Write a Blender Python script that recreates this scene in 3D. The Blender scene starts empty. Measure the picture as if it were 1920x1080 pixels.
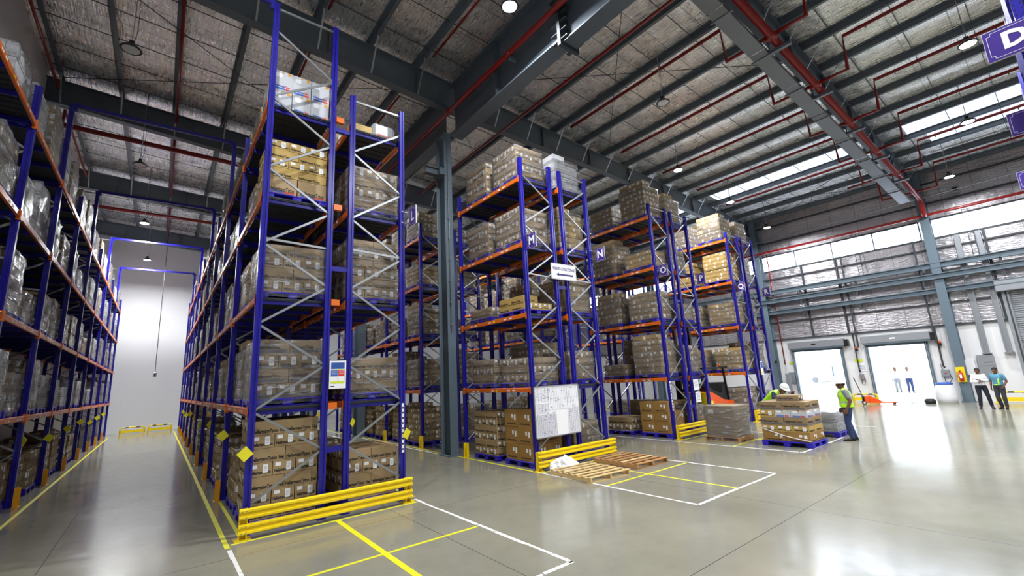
import bpy, math, random
from mathutils import Vector, Matrix, noise
R_ = random.Random(7)
PI = math.pi
scene = bpy.context.scene
col = scene.collection

# ------------------------------------------------------------------ camera, world, exposure
RC = [[0.7877805487375285, -0.6137804581749011, -0.051723845500957766],
      [0.08153849093995896, 0.18715006481725716, -0.9789414322287777],
      [0.6105352418378753, 0.7669735343553288, 0.19747991308602086]]
cam_d = bpy.data.cameras.new('camera'); cam = bpy.data.objects.new('camera', cam_d); col.objects.link(cam)
cam_d.sensor_width = 36; cam_d.lens = 829.92 / 1920 * 36; cam_d.clip_end = 400; cam_d.clip_start = 0.05
m = Matrix.Identity(4)
for k in range(3):
    m[k][0] = RC[0][k]; m[k][1] = -RC[1][k]; m[k][2] = -RC[2][k]
m[2][3] = 2.37
cam.matrix_world = m
scene.camera = cam
vs = scene.view_settings
vs.view_transform = 'Standard'; vs.look = 'None'; vs.gamma = 1; vs.use_curve_mapping = False
vs.exposure = 0.14
world = bpy.data.worlds.new('world'); scene.world = world; world.use_nodes = True
wn = world.node_tree.nodes; wl = world.node_tree.links
bg = wn['Background']; bg.inputs[1].default_value = 4.6; bg.inputs[0].default_value = (0.80, 0.90, 1.0, 1)
sun_d = bpy.data.lights.new('sun', 'SUN'); sun_d.energy = 3.0; sun_d.angle = 0.05; sun_d.color = (1, .97, .92)
sun = bpy.data.objects.new('sun', sun_d); col.objects.link(sun); sun.rotation_euler = (math.radians(30), math.radians(-20), 0)
LAMP_W = 640.0

# ------------------------------------------------------------------ node helpers / materials
MATS = {}
def lin(c):
    return tuple(((v / 255) / 12.92 if v / 255 <= 0.04045 else ((v / 255 + 0.055) / 1.055) ** 2.4) for v in c) + (1,)
def mat(name, rgb, rough=0.6, metal=0.0, bump=0.0, bscale=40.0, var=0.0, vscale=6.0, spec=0.5, emis=None, coat=0.0):
    """principled material with procedural variation in colour and a procedural bump"""
    if name in MATS: return MATS[name]
    mt = bpy.data.materials.new(name); mt.use_nodes = True
    nt = mt.node_tree; N = nt.nodes; L = nt.links; p = N['Principled BSDF']
    c = lin(rgb)
    p.inputs['Base Color'].default_value = c; p.inputs['Roughness'].default_value = rough
    p.inputs['Metallic'].default_value = metal; p.inputs['Specular IOR Level'].default_value = spec
    p.inputs['Coat Weight'].default_value = coat
    tc = N.new('ShaderNodeTexCoord')
    if var:
        n = N.new('ShaderNodeTexNoise'); n.inputs['Scale'].default_value = vscale; n.inputs['Detail'].default_value = 3
        L.new(tc.outputs['Object'], n.inputs['Vector'])
        oi = N.new('ShaderNodeObjectInfo')
        a = N.new('ShaderNodeMath'); a.operation = 'ADD'; L.new(n.outputs['Fac'], a.inputs[0]); L.new(oi.outputs['Random'], a.inputs[1])
        r = N.new('ShaderNodeMapRange'); r.inputs[1].default_value = 0.3; r.inputs[2].default_value = 1.7
        r.inputs[3].default_value = 1 - var; r.inputs[4].default_value = 1 + var; L.new(a.outputs[0], r.inputs[0])
        mx = N.new('ShaderNodeVectorMath'); mx.operation = 'SCALE'; mx.inputs[0].default_value = c[:3]; L.new(r.outputs[0], mx.inputs['Scale'])
        L.new(mx.outputs[0], p.inputs['Base Color'])
    if bump:
        n = N.new('ShaderNodeTexNoise'); n.inputs['Scale'].default_value = bscale; n.inputs['Detail'].default_value = 4
        L.new(tc.outputs['Object'], n.inputs['Vector'])
        b = N.new('ShaderNodeBump'); b.inputs['Strength'].default_value = bump; b.inputs['Distance'].default_value = 0.02
        L.new(n.outputs['Fac'], b.inputs['Height']); L.new(b.outputs[0], p.inputs['Normal'])
    if emis:
        p.inputs['Emission Color'].default_value = lin(rgb); p.inputs['Emission Strength'].default_value = emis
    MATS[name] = mt
    return mt
class NG:
    """tiny node-math helper"""
    def __init__(s, nt): s.nt = nt; s.N = nt.nodes; s.L = nt.links
    def v(s, sock, x):
        if isinstance(x, (int, float)): sock.default_value = x
        else: s.L.new(x, sock)
    def m(s, op, a, b=None, c=None):
        n = s.N.new('ShaderNodeMath'); n.operation = op; s.v(n.inputs[0], a)
        if b is not None: s.v(n.inputs[1], b)
        if c is not None: s.v(n.inputs[2], c)
        return n.outputs[0]
    def inside(s, x, a, b):
        return s.m('MULTIPLY', s.m('GREATER_THAN', x, a), s.m('LESS_THAN', x, b))
    def mix(s, f, a, b):
        n = s.N.new('ShaderNodeMix'); n.data_type = 'RGBA'; s.v(n.inputs[0], f)
        for k, x in ((6, a), (7, b)):
            if isinstance(x, tuple): n.inputs[k].default_value = x
            else: s.L.new(x, n.inputs[k])
        return n.outputs[2]
    def noise(s, vec, scale, detail=3, rough=.5):
        n = s.N.new('ShaderNodeTexNoise'); n.inputs['Scale'].default_value = scale; n.inputs['Detail'].default_value = detail
        n.inputs['Roughness'].default_value = rough
        if vec is not None: s.L.new(vec, n.inputs['Vector'])
        return n.outputs['Fac']
    def map(s, vec, scale):
        n = s.N.new('ShaderNodeMapping'); n.inputs['Scale'].default_value = scale; s.L.new(vec, n.inputs[0]); return n.outputs[0]
    def sep(s, vec):
        n = s.N.new('ShaderNodeSeparateXYZ'); s.L.new(vec, n.inputs[0]); return n.outputs
    def comb(s, x, y, z):
        n = s.N.new('ShaderNodeCombineXYZ'); s.v(n.inputs[0], x); s.v(n.inputs[1], y); s.v(n.inputs[2], z); return n.outputs[0]
    def rng(s, x, a, b, c, d):
        n = s.N.new('ShaderNodeMapRange'); s.v(n.inputs[0], x)
        for k, q in enumerate((a, b, c, d)): n.inputs[k + 1].default_value = q
        return n.outputs[0]
    def bump(s, h, st, dist=.02):
        n = s.N.new('ShaderNodeBump'); n.inputs['Strength'].default_value = st; n.inputs['Distance'].default_value = dist
        s.L.new(h, n.inputs['Height']); return n.outputs[0]
def newmat(name):
    mt = bpy.data.materials.new(name); mt.use_nodes = True; MATS[name] = mt
    return mt, NG(mt.node_tree), mt.node_tree.nodes['Principled BSDF']

def foil_mat(name, base, along_x, rough=.33):
    mt, g, p = newmat(name)
    tc = g.N.new('ShaderNodeTexCoord').outputs['Object']
    big = g.noise(g.map(tc, (1, 1, 1)), .55, 3)
    wr = g.noise(g.map(tc, (13, 2.4, 9) if along_x else (2.2, 2.4, 9)), 1.5, 3, .55)
    fine = g.noise(g.map(tc, (14, 3, 10) if along_x else (3, 3, 14)), 1.0, 2); buck = g.noise(g.map(tc, (1, 1, 1)), .9, 2)
    s = g.sep(tc)
    cx, cy = (s[0], s[1]) if name != 'wall_foil' else (s[1], s[2])
    gx = g.m('LESS_THAN', g.m('FRACT', g.m('DIVIDE', cx, .15)), .09)
    gy = g.m('LESS_THAN', g.m('FRACT', g.m('DIVIDE', cy, .075)), .13)
    grid = g.m('MAXIMUM', gx, gy)
    seam = g.m('LESS_THAN', g.m('FRACT', g.m('DIVIDE', g.m('ADD', cy if name != 'wall_foil' else cx, .6), 1.25)), .02)
    c = g.mix(g.rng(big, .3, .7, 0, 1), base, tuple(min(1, q * 1.3) for q in base[:3]) + (1,))
    c = g.mix(g.m('MULTIPLY', grid, .3), c, (.1, .1, .1, 1))
    c = g.mix(g.m('MULTIPLY', seam, .6), c, (.04, .04, .045, 1))
    g.L.new(c, p.inputs['Base Color']); p.inputs['Metallic'].default_value = .88
    g.L.new(g.rng(fine, .3, .7, rough - .06, rough + .12), p.inputs['Roughness'])
    h = g.m('ADD', g.m('ADD', wr, g.m('MULTIPLY', fine, .3)), g.m('MULTIPLY', buck, 3.0))
    g.L.new(g.bump(h, 1.0, .04), p.inputs['Normal'])
    return mt
foil_mat('roof_foil', (.93, .92, .9, 1), True, .27)
foil_mat('wall_foil', (.42, .405, .43, 1), False, .36)

def floor_mat():
    mt, g, p = newmat('polished_concrete')
    tc = g.N.new('ShaderNodeTexCoord').outputs['Object']
    a = g.noise(tc, .35, 5, .6); b = g.noise(tc, 3.0, 6, .65); c3 = g.noise(tc, 22, 3)
    c = g.mix(g.rng(a, .3, .7, 0, 1), lin((128, 126, 112)), lin((148, 145, 129)))
    c = g.mix(g.rng(b, .45, .75, 0, .3), c, lin((112, 110, 98)))
    v = g.N.new('ShaderNodeTexVoronoi'); v.inputs['Scale'].default_value = .9; v.inputs['Randomness'].default_value = 1
    g.L.new(tc, v.inputs['Vector'])
    spot = g.m('LESS_THAN', g.m('ADD', v.outputs['Distance'], g.m('MULTIPLY', b, .06)), .065)
    c = g.mix(g.m('MULTIPLY', spot, .35), c, lin((78, 74, 62)))
    s = g.sep(tc)
    jx = g.m('LESS_THAN', g.m('ABSOLUTE', g.m('SUBTRACT', g.m('FRACT', g.m('DIVIDE', g.m('ADD', s[0], 47.225), 4.85)), .5)), .0012)
    jy = g.m('LESS_THAN', g.m('ABSOLUTE', g.m('SUBTRACT', g.m('FRACT', g.m('DIVIDE', g.m('ADD', s[1], 48.15), 4.9)), .5)), .0013)
    j = g.m('MAXIMUM', jx, jy)
    c = g.mix(g.m('MULTIPLY', j, .8), c, (.03, .03, .028, 1))
    g.L.new(c, p.inputs['Base Color'])
    g.L.new(g.rng(g.m('ADD', g.m('MULTIPLY', b, .6), g.m('MULTIPLY', a, .4)), .3, .7, .09, .22), p.inputs['Roughness'])
    p.inputs['Specular IOR Level'].default_value = .75
    g.L.new(g.bump(g.m('ADD', a, g.m('MULTIPLY', c3, .03)), .08, .01), p.inputs['Normal'])
floor_mat()

def pattern_mat(name, k1, k2, row=.205, bw=.40, sticker=.5, ink=.85):
    """a stack of printed cartons seen side on: seams, paper stickers and a printed line, in UV metres"""
    mt, g, p = newmat(name)
    uv = g.N.new('ShaderNodeTexCoord').outputs['UV']; s = g.sep(uv)
    vr = g.m('DIVIDE', s[1], row); ri = g.m('FLOOR', vr); vv = g.m('FRACT', vr)
    ur = g.m('ADD', g.m('DIVIDE', s[0], bw), g.m('MULTIPLY', ri, .47)); ui = g.m('FLOOR', ur); uu = g.m('FRACT', ur)
    wn_ = g.N.new('ShaderNodeTexWhiteNoise'); wn_.noise_dimensions = '3D'; oi = g.N.new('ShaderNodeObjectInfo')
    g.L.new(g.comb(ui, ri, g.m('MULTIPLY', oi.outputs['Random'], 37.3)), wn_.inputs[0]); rnd = wn_.outputs[0]
    c = g.mix(rnd, k1, k2)
    seam = g.m('MAXIMUM', g.m('LESS_THAN', uu, .02), g.m('LESS_THAN', vv, .045))
    txt = g.m('MULTIPLY', g.inside(vv, .16, .36), g.inside(uu, .08, .92))
    nz = g.noise(g.map(uv, (1, .35, 1)), 95, 2)
    txt = g.m('MULTIPLY', txt, g.m('GREATER_THAN', nz, .47))
    c = g.mix(g.m('MULTIPLY', txt, ink), c, lin((52, 40, 28)))
    st1 = g.m('MULTIPLY', g.m('MULTIPLY', g.inside(uu, .56, .76), g.inside(vv, .22, .8)), g.m('GREATER_THAN', rnd, 1 - sticker))
    st2 = g.m('MULTIPLY', g.m('MULTIPLY', g.inside(uu, .14, .34), g.inside(vv, .52, .84)), g.m('GREATER_THAN', g.m('FRACT', g.m('MULTIPLY', rnd, 7.1)), 1 - sticker))
    st = g.m('MAXIMUM', st1, st2)
    c = g.mix(st, c, lin((222, 224, 228)))
    c = g.mix(g.m('MULTIPLY', seam, .8), c, lin((30, 22, 14)))
    g.L.new(c, p.inputs['Base Color']); p.inputs['Roughness'].default_value = .62
    g.L.new(g.bump(g.m('SUBTRACT', 1.0, seam), .5, .01), p.inputs['Normal'])
pattern_mat('stacked_kraft', lin((146, 125, 90)), lin((170, 147, 108)))
pattern_mat('stacked_gold', lin((172, 142, 82)), lin((190, 158, 94)), row=.19)
pattern_mat('stacked_dark', lin((120, 101, 74)), lin((142, 121, 90)), row=.23, bw=.5)
pattern_mat('stacked_white', lin((214, 216, 220)), lin((196, 198, 204)), row=.3, bw=.4, sticker=.3, ink=.5)

def film_mat(name, base, streak):
    mt, g, p = newmat(name)
    tc = g.N.new('ShaderNodeTexCoord').outputs['Object']
    n1 = g.noise(g.map(tc, (1.2, 1.2, 6)), 1.6, 3, .55); n2 = g.noise(g.map(tc, (3, 3, 2)), 4, 4, .6)
    tr = g.N.new('ShaderNodeBsdfTransparent'); mixn = g.N.new('ShaderNodeMixShader')
    fr = g.N.new('ShaderNodeFresnel'); fr.inputs[0].default_value = 1.45
    f = g.m('ADD', g.m('ADD', base, g.m('MULTIPLY', g.rng(n1, .52, .72, 0, 1), streak)), g.m('MULTIPLY', fr.outputs[0], .45))
    f = g.m('MINIMUM', f, .95)
    p.inputs['Base Color'].default_value = (.6, .6, .62, 1); p.inputs['Roughness'].default_value = .12
    p.inputs['Specular IOR Level'].default_value = 1.0
    n3 = g.noise(g.map(tc, (1.5, 1.5, 16)), 2.0, 3, .6)
    g.L.new(g.bump(g.m('ADD', g.m('ADD', n1, n2), g.m('MULTIPLY', n3, .7)), 1.0, .16), p.inputs['Normal'])
    g.L.new(f, mixn.inputs[0]); g.L.new(tr.outputs[0], mixn.inputs[1]); g.L.new(p.outputs[0], mixn.inputs[2])
    g.L.new(mixn.outputs[0], mt.node_tree.nodes['Material Output'].inputs[0])
film_mat('thin_film', .13, .5)
film_mat('thick_film', .2, .5)

def post_mat():
    mt, g, p = newmat('blue_post')
    tc = g.N.new('ShaderNodeTexCoord').outputs['Object']; s = g.sep(tc)
    hole = g.m('MULTIPLY', g.inside(g.m('FRACT', g.m('DIVIDE', s[2], .075)), .3, .68), g.inside(g.m('ABSOLUTE', s[1]), .022, .036))
    hole = g.m('MULTIPLY', hole, g.m('GREATER_THAN', g.m('ABSOLUTE', s[0]), .045))
    n = g.noise(tc, 2.5, 4)
    c = g.mix(g.rng(n, .35, .7, 0, 1), lin((27, 22, 132)), lin((33, 27, 150)))
    c = g.mix(g.m('MULTIPLY', hole, .9), c, (.004, .004, .01, 1))
    g.L.new(c, p.inputs['Base Color']); p.inputs['Roughness'].default_value = .3
post_mat()
mat('blue_steel', (28, 23, 132), .32, bump=.05, var=.06)
mat('blue_plastic', (40, 28, 172), .4, var=.08, bump=.05)
mat('orange_steel', (214, 104, 24), .36, var=.06, bump=.04)
mat('galvanised', (158, 162, 166), .38, metal=.75, var=.08, vscale=12)
mat('deck_panel', (52, 54, 58), .5, metal=.3, var=.1)
mat('kraft', (158, 134, 96), .66, var=.09, bump=.08, bscale=30)
mat('gold_kraft', (178, 148, 80), .62, var=.07, bump=.06)
mat('ochre_kraft', (148, 112, 54), .64, var=.07, bump=.06)
mat('dark_kraft', (138, 116, 84), .68, var=.08, bump=.08)
mat('white_carton', (186, 189, 195), .5, var=.04, bump=.05)
mat('packing_tape', (176, 150, 104), .25, var=.04)
mat('paper_label', (232, 234, 238), .5, var=.03)
mat('ink_black', (34, 28, 22), .7, var=.05)
mat('print_grey', (150, 150, 156), .7, var=.05)
mat('ink_grey', (92, 92, 98), .7, var=.05)
mat('ink_blue', (48, 92, 178), .6, var=.05)
mat('ink_red', (205, 48, 42), .6, var=.05)
mat('ink_violet', (58, 52, 120), .6, var=.05)
mat('guard_yellow', (240, 208, 16), .38, var=.05, bump=.04)
mat('protector_amber', (222, 152, 14), .45, var=.07, bump=.05)
mat('tag_yellow', (232, 222, 40), .45, var=.05)
mat('wood_pale', (206, 176, 122), .7, bump=.3, bscale=18, var=.14, vscale=4)
mat('wood_brown', (168, 124, 76), .75, bump=.3, bscale=18, var=.16, vscale=4)
mat('wall_white', (226, 226, 228), .6, var=.03, bump=.06, bscale=6, vscale=.6)
mat('wall_grey', (226, 227, 231), .6, var=.03, bump=.06, bscale=6, vscale=.6)
mat('steel_grey', (84, 94, 104), .42, var=.06, vscale=1.2, bump=.04)
mat('column_blue_grey', (94, 110, 122), .42, var=.05, vscale=1.5)
mat('dark_steel', (50, 56, 62), .5, var=.08)
mat('pipe_red', (128, 20, 18), .28, var=.08, bump=.03)
mat('black_rubber', (24, 24, 26), .55, var=.1, bump=.08)
mat('black_steel', (20, 20, 22), .4, var=.1)
mat('tray_steel', (112, 116, 122), .5, metal=.4, var=.1, vscale=8)
mat('shutter_grey', (146, 150, 156), .4, metal=.3, var=.05)
mat('sign_purple', (62, 40, 132), .35, var=.05)
mat('sign_white', (238, 239, 243), .4, var=.02)
mat('sign_lime', (206, 222, 40), .45, var=.04)
mat('floor_yellow', (222, 218, 40), .4, var=.08, vscale=8)
mat('floor_white', (228, 228, 224), .4, var=.08, vscale=8)
mat('film_white', (232, 234, 238), .3, bump=.6, bscale=20, var=.05)
mat('glass_blue', (176, 200, 226), .5, var=.04)
mat('concrete_out', (200, 200, 196), .8, var=.06, bump=.1)
mat('house_pale', (214, 218, 224), .8, var=.05)
mat('forklift_orange', (226, 84, 16), .35, var=.05)
mat('lamp_glass', (236, 242, 255), .4, emis=26.0, var=.01)
mat('lamp_glass_off', (205, 208, 212), .35, var=.03)
mat('skylight_sheet', (214, 226, 244), .6, emis=1.3, var=.02)
mat('clerestory_sheet', (222, 235, 255), .6, emis=7.0, var=.02)
mat('skin', (104, 66, 46), .5, bump=.05, var=.05)
mat('hair_black', (18, 15, 14), .6, bump=.3, var=.1)
mat('hi_vis', (176, 240, 34), .55, var=.05, bump=.15, emis=None)
mat('reflective_tape', (168, 176, 172), .35, var=.04)
mat('denim', (40, 56, 98), .8, var=.15, vscale=14, bump=.2)
mat('navy_cloth', (24, 26, 42), .8, var=.1, bump=.15)
mat('charcoal_cloth', (50, 52, 60), .8, var=.1, bump=.15)
mat('shirt_white', (222, 222, 230), .7, var=.05, bump=.2, bscale=14)
mat('shirt_blue', (84, 140, 170), .7, var=.05, bump=.2, bscale=14)
mat('shirt_grey', (126, 130, 136), .75, var=.06, bump=.2, bscale=14)
mat('shirt_navy', (30, 42, 74), .75, var=.06, bump=.2, bscale=14)
mat('shoe_black', (20, 18, 18), .4, var=.08)
mat('helmet_white', (236, 236, 238), .3, var=.02)
M = MATS

# ------------------------------------------------------------------ mesh builder
class MB:
    def __init__(s): s.v = []; s.f = []; s.mi = []; s.mats = []; s.sm = []
    def _m(s, mt):
        if isinstance(mt, str): mt = MATS[mt]
        if mt not in s.mats: s.mats.append(mt)
        return s.mats.index(mt)
    def face(s, idx, mt, smooth=False):
        s.f.append(tuple(idx)); s.mi.append(s._m(mt)); s.sm.append(smooth)
    def box(s, x0, x1, y0, y1, z0, z1, mt, bev=0.0):
        if bev:
            b = min(bev, (x1-x0)/3, (y1-y0)/3, (z1-z0)/3)
            i = len(s.v)
            # chamfered vertical edges and top edges
            ring = [(x0+b, y0), (x1-b, y0), (x1, y0+b), (x1, y1-b), (x1-b, y1), (x0+b, y1), (x0, y1-b), (x0, y0+b)]
            ins = [(min(max(x, x0+b), x1-b), min(max(y, y0+b), y1-b)) for x, y in ring]
            for (z, rr) in ((z0, ins), (z0+b, ring), (z1-b, ring), (z1, ins)):
                for x, y in rr: s.v.append((x, y, z))
            for l in range(3):
                for k in range(8):
                    a = i+l*8+k; c = i+l*8+(k+1) % 8
                    s.face((a, c, c+8, a+8), mt)
            s.face([i+7-k for k in range(8)], mt); s.face([i+24+k for k in range(8)], mt)
            return
        i = len(s.v)
        for z in (z0, z1):
            for x, y in ((x0, y0), (x1, y0), (x1, y1), (x0, y1)): s.v.append((x, y, z))
        for q in ((3, 2, 1, 0), (4, 5, 6, 7), (0, 1, 5, 4), (1, 2, 6, 5), (2, 3, 7, 6), (3, 0, 4, 7)):
            s.face([i+k for k in q], mt)
    def bar(s, a, b, w, h, mt, up=(0, 0, 1)):
        """rectangular bar from a to b, w across, h along up"""
        a = Vector(a); b = Vector(b); d = (b-a).normalized(); u = Vector(up)
        if abs(d.dot(u)) > .99: u = Vector((0, 1, 0))
        r = d.cross(u).normalized(); u = r.cross(d).normalized()
        i = len(s.v)
        for p in (a, b):
            for sx, sy in ((-1, -1), (1, -1), (1, 1), (-1, 1)): s.v.append(tuple(p + r*(sx*w/2) + u*(sy*h/2)))
        for q in ((3, 2, 1, 0), (4, 5, 6, 7), (0, 1, 5, 4), (1, 2, 6, 5), (2, 3, 7, 6), (3, 0, 4, 7)):
            s.face([i+k for k in q], mt)
    def tube(s, pts, r, mt, seg=10, cap=True):
        pts = [Vector(p) for p in pts]; n = len(pts); i = len(s.v)
        rr = r if isinstance(r, (list, tuple)) else [r]*n
        pu = None
        for k, p in enumerate(pts):
            d = (pts[min(k+1, n-1)] - pts[max(k-1, 0)]).normalized()
            u = Vector((0, 0, 1)) if abs(d.z) < .95 else Vector((0, 1, 0))
            if pu is not None: u = pu
            x = d.cross(u)
            if x.length < 1e-4: x = d.cross(Vector((1, 0, 0)))
            x.normalize(); y = x.cross(d).normalized(); pu = y
            for q in range(seg):
                a = 2*PI*q/seg; s.v.append(tuple(p + x*math.cos(a)*rr[k] + y*math.sin(a)*rr[k]))
        for k in range(n-1):
            for q in range(seg):
                a = i+k*seg+q; b = i+k*seg+(q+1) % seg
                s.face((a, a+seg, b+seg, b), mt, True)
        if cap:
            s.face([i+q for q in range(seg)], mt); s.face([i+(n-1)*seg+seg-1-q for q in range(seg)], mt)
    def lathe(s, prof, mt, seg=16, c=(0, 0, 0)):
        i = len(s.v); n = len(prof)
        for r, z in prof:
            for q in range(seg):
                a = 2*PI*q/seg; s.v.append((c[0]+r*math.cos(a), c[1]+r*math.sin(a), c[2]+z))
        for k in range(n-1):
            for q in range(seg):
                a = i+k*seg+q; b = i+k*seg+(q+1) % seg
                s.face((a, b, b+seg, a+seg), mt, True)
        s.face([i+seg-1-q for q in range(seg)], mt); s.face([i+(n-1)*seg+q for q in range(seg)], mt)
    def prism(s, poly, y0, y1, mt, axis='y'):
        """polygon (a,b) extruded along an axis: y -> (a,y,b); x -> (x,a,b); z -> (a,b,z)"""
        i = len(s.v); n = len(poly)
        f = {'y': lambda a, b, t: (a, t, b), 'x': lambda a, b, t: (t, a, b), 'z': lambda a, b, t: (a, b, t)}[axis]
        for t in (y0, y1):
            for a, b in poly: s.v.append(f(a, b, t))
        for k in range(n): s.face((i+k, i+(k+1) % n, i+n+(k+1) % n, i+n+k), mt)
        s.face([i+n-1-k for k in range(n)], mt); s.face([i+n+k for k in range(n)], mt)
    def quad(s, pts, mt):
        i = len(s.v); s.v += [tuple(p) for p in pts]; s.face(range(i, i+len(pts)), mt)
    def add_mesh(s, me, mtx, mt):
        i = len(s.v); s.v += [tuple(mtx @ v.co) for v in me.vertices]
        for p in me.polygons: s.face([i+k for k in p.vertices], mt)
    def mesh(s, name='mesh'):
        me = bpy.data.meshes.new(name); me.from_pydata(s.v, [], s.f)
        for mt in s.mats: me.materials.append(mt)
        me.polygons.foreach_set('material_index', s.mi); me.polygons.foreach_set('use_smooth', s.sm)
        me.update(); return me
    def build(s, name, parent=None, loc=None, rot=None):
        return ob(name, s.mesh(name), parent, loc, rot)
def ob(name, me, parent=None, loc=None, rot=None):
    o = bpy.data.objects.new(name, me); col.objects.link(o)
    if parent is not None: o.parent = parent
    if loc is not None: o.location = loc
    if rot is not None: o.rotation_euler = rot
    return o
def tag(o, label, cat, group=None):
    o['label'] = label; o['category'] = cat
    if group: o['group'] = group
    return o
def thing(name, label, cat, loc=(0, 0, 0), rz=0, group=None):
    return tag(ob(name, None, None, loc, (0, 0, rz)), label, cat, group)
def struct(name, mb, parent=None, label=None):
    o = mb.build(name, parent) if isinstance(mb, MB) else ob(name, mb, parent)
    if parent is None: o['kind'] = 'structure'
    if label: o['label'] = label
    return o

TX = {}
def text_me(t, size=1.0, bold=0.0, sx=1.0):
    k = (t, size, bold, sx)
    if k in TX: return TX[k]
    cu = bpy.data.curves.new('lettering', 'FONT'); cu.body = t; cu.size = size; cu.resolution_u = 2; cu.offset = bold
    cu.align_x = 'CENTER'; cu.align_y = 'CENTER'
    o = bpy.data.objects.new('tmp', cu); col.objects.link(o)
    dg = bpy.context.evaluated_depsgraph_get(); me = bpy.data.meshes.new_from_object(o.evaluated_get(dg))
    bpy.data.objects.remove(o)
    for v in me.vertices: v.co.x *= sx
    w = max(v.co.x for v in me.vertices) - min(v.co.x for v in me.vertices)
    TX[k] = (me, w); return TX[k]
# orientation matrices putting text (x right, y up) on a face; viewer looks along +Y (face -Y), along +X (face -X), along -X (face +X)
FACE = {'-Y': Matrix(((1, 0, 0), (0, 0, -1), (0, 1, 0))).to_4x4(),
        '+Y': Matrix(((-1, 0, 0), (0, 0, 1), (0, 1, 0))).to_4x4(),
        '-X': Matrix(((0, 0, -1), (-1, 0, 0), (0, 1, 0))).to_4x4(),
        '+X': Matrix(((0, 0, 1), (1, 0, 0), (0, 1, 0))).to_4x4()}
def write(mb, t, face, pos, size, mt, width=None, bold=0.0):
    me, w = text_me(t, size, bold)
    S = Matrix.Diagonal((width / w if width else 1, 1, 1, 1))
    mb.add_mesh(me, Matrix.Translation(pos) @ FACE[face] @ S, mt)
def patch(mb, face, cx, cz, w, h, off, mt):
    """flat rectangle lying on a face at signed offset, u = viewer's right"""
    F = FACE[face]
    n = {'-Y': Vector((0, -1, 0)), '+Y': Vector((0, 1, 0)), '-X': Vector((-1, 0, 0)), '+X': Vector((1, 0, 0))}[face]
    mb.quad([Vector(F @ Vector((cx+a*w/2, cz+b*h/2, 0))) + n*off for a, b in ((-1, -1), (1, -1), (1, 1), (-1, 1))], mt)

# ================================================================== ROOM
X0, X1, Y0, Y1 = -4.15, 32.0, -24.0, 41.4
def roof(x): return 14.0 - 0.058*x
b = MB(); b.box(X0-1, X1, Y0-1, Y1+1, -.3, 0, 'polished_concrete'); struct('floor', b)
b = MB(); b.quad([(X0-.5, Y0-.5, roof(X0-.5)), (X0-.5, Y1+.5, roof(X0-.5)), (X1+.4, Y1+.5, roof(X1+.4)), (X1+.4, Y0-.5, roof(X1+.4))], 'roof_foil')
b.quad([(X0-.5, Y0-.5, roof(X0-.5)+.2), (X1+.4, Y0-.5, roof(X1+.4)+.2), (X1+.4, Y1+.5, roof(X1+.4)+.2), (X0-.5, Y1+.5, roof(X0-.5)+.2)], 'roof_foil')
struct('ceiling', b)
b = MB(); b.box(X0-.25, X0, Y0, Y1, 0, 14.3, 'wall_white'); struct('wall_left', b)
b = MB(); b.box(X0, X1, Y1, Y1+.25, 0, 14.3, 'wall_grey'); struct('wall_back', b)
b = MB(); b.box(X0, X1, Y0-.25, Y0, 0, 14.3, 'wall_white'); struct('wall_front', b)
# dock wall (x = 32) with door openings
DOORS = [(5.15, 7.6), (8.95, 11.45)]
ZB = 3.83
b = MB()
ys = [Y0] + [q for d in DOORS for q in d] + [Y1]
for k in range(0, len(ys), 2): b.box(X1, X1+.25, ys[k], ys[k+1], 0, ZB, 'wall_white')
for d in DOORS: b.box(X1, X1+.25, d[0], d[1], 3.0, ZB, 'wall_white')
struct('wall_right', b)
b = MB(); b.box(X1, X1+.2, Y0, Y1, ZB, 8.5, 'wall_foil'); struct('wall_right_cladding', b)
b = MB(); b.box(X1, X1+.2, Y0, Y1, 9.5, 12.6, 'wall_foil'); struct('wall_right_upper_cladding', b)
for n, (a, c) in enumerate(((-12, 3.9), (4.3, 12.5), (12.9, 21.2))):
    b = MB(); b.box(X1+.05, X1+.12, a, c, 8.5, 9.5, 'clerestory_sheet')
    w = struct('window_%d' % (n+1), b)
    f = MB()
    y = a
    while y <= c+.01:
        f.box(X1-.02, X1+.06, y-.03, y+.03, 8.5, 9.5, 'column_blue_grey'); y += (c-a)/4
    f.box(X1-.03, X1+.08, a, c, 8.42, 8.52, 'dark_steel'); f.box(X1-.03, X1+.08, a, c, 9.46, 9.55, 'dark_steel')
    f.build('window_frame', w)
# girts on dock wall
n = 0
for z in (3.86, 5.0, 7.9, 10.4, 11.5):
    b = MB(); b.box(X1-.12, X1, Y0, Y1, z-.04, z+.04, 'dark_steel'); n += 1; struct('trim_%d' % n, b)
# three runway girders in front of the dock wall
for z, x, d in ((7.1, 31.55, .26), (6.5, 31.45, .24), (5.75, 31.6, .22)):
    b = MB(); b.box(x-.12, x+.12, Y0, 20, z-.02, z+.02, 'column_blue_grey'); b.box(x-.02, x+.02, Y0, 20, z-d, z, 'column_blue_grey'); b.box(x-.12, x+.12, Y0, 20, z-d-.02, z-d+.02, 'column_blue_grey')
    y = -10.0
    while y < 20:
        b.box(x-.05, x+.05, y, y+.1, z-.6, z-.2, 'dark_steel'); y += 2.9
    n += 1; struct('lintel_beam', b)
for zt in (4.6, 8.1):
    for y in (2.0, 8.35, 10.2, 14.8):
        b = MB(); b.box(X1-.09, X1-.01, y-.05, y+.05, ZB, 8.5, 'dark_steel') if zt == 4.6 else None
        if zt == 4.6: struct('lintel_post_beam', b)

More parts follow.
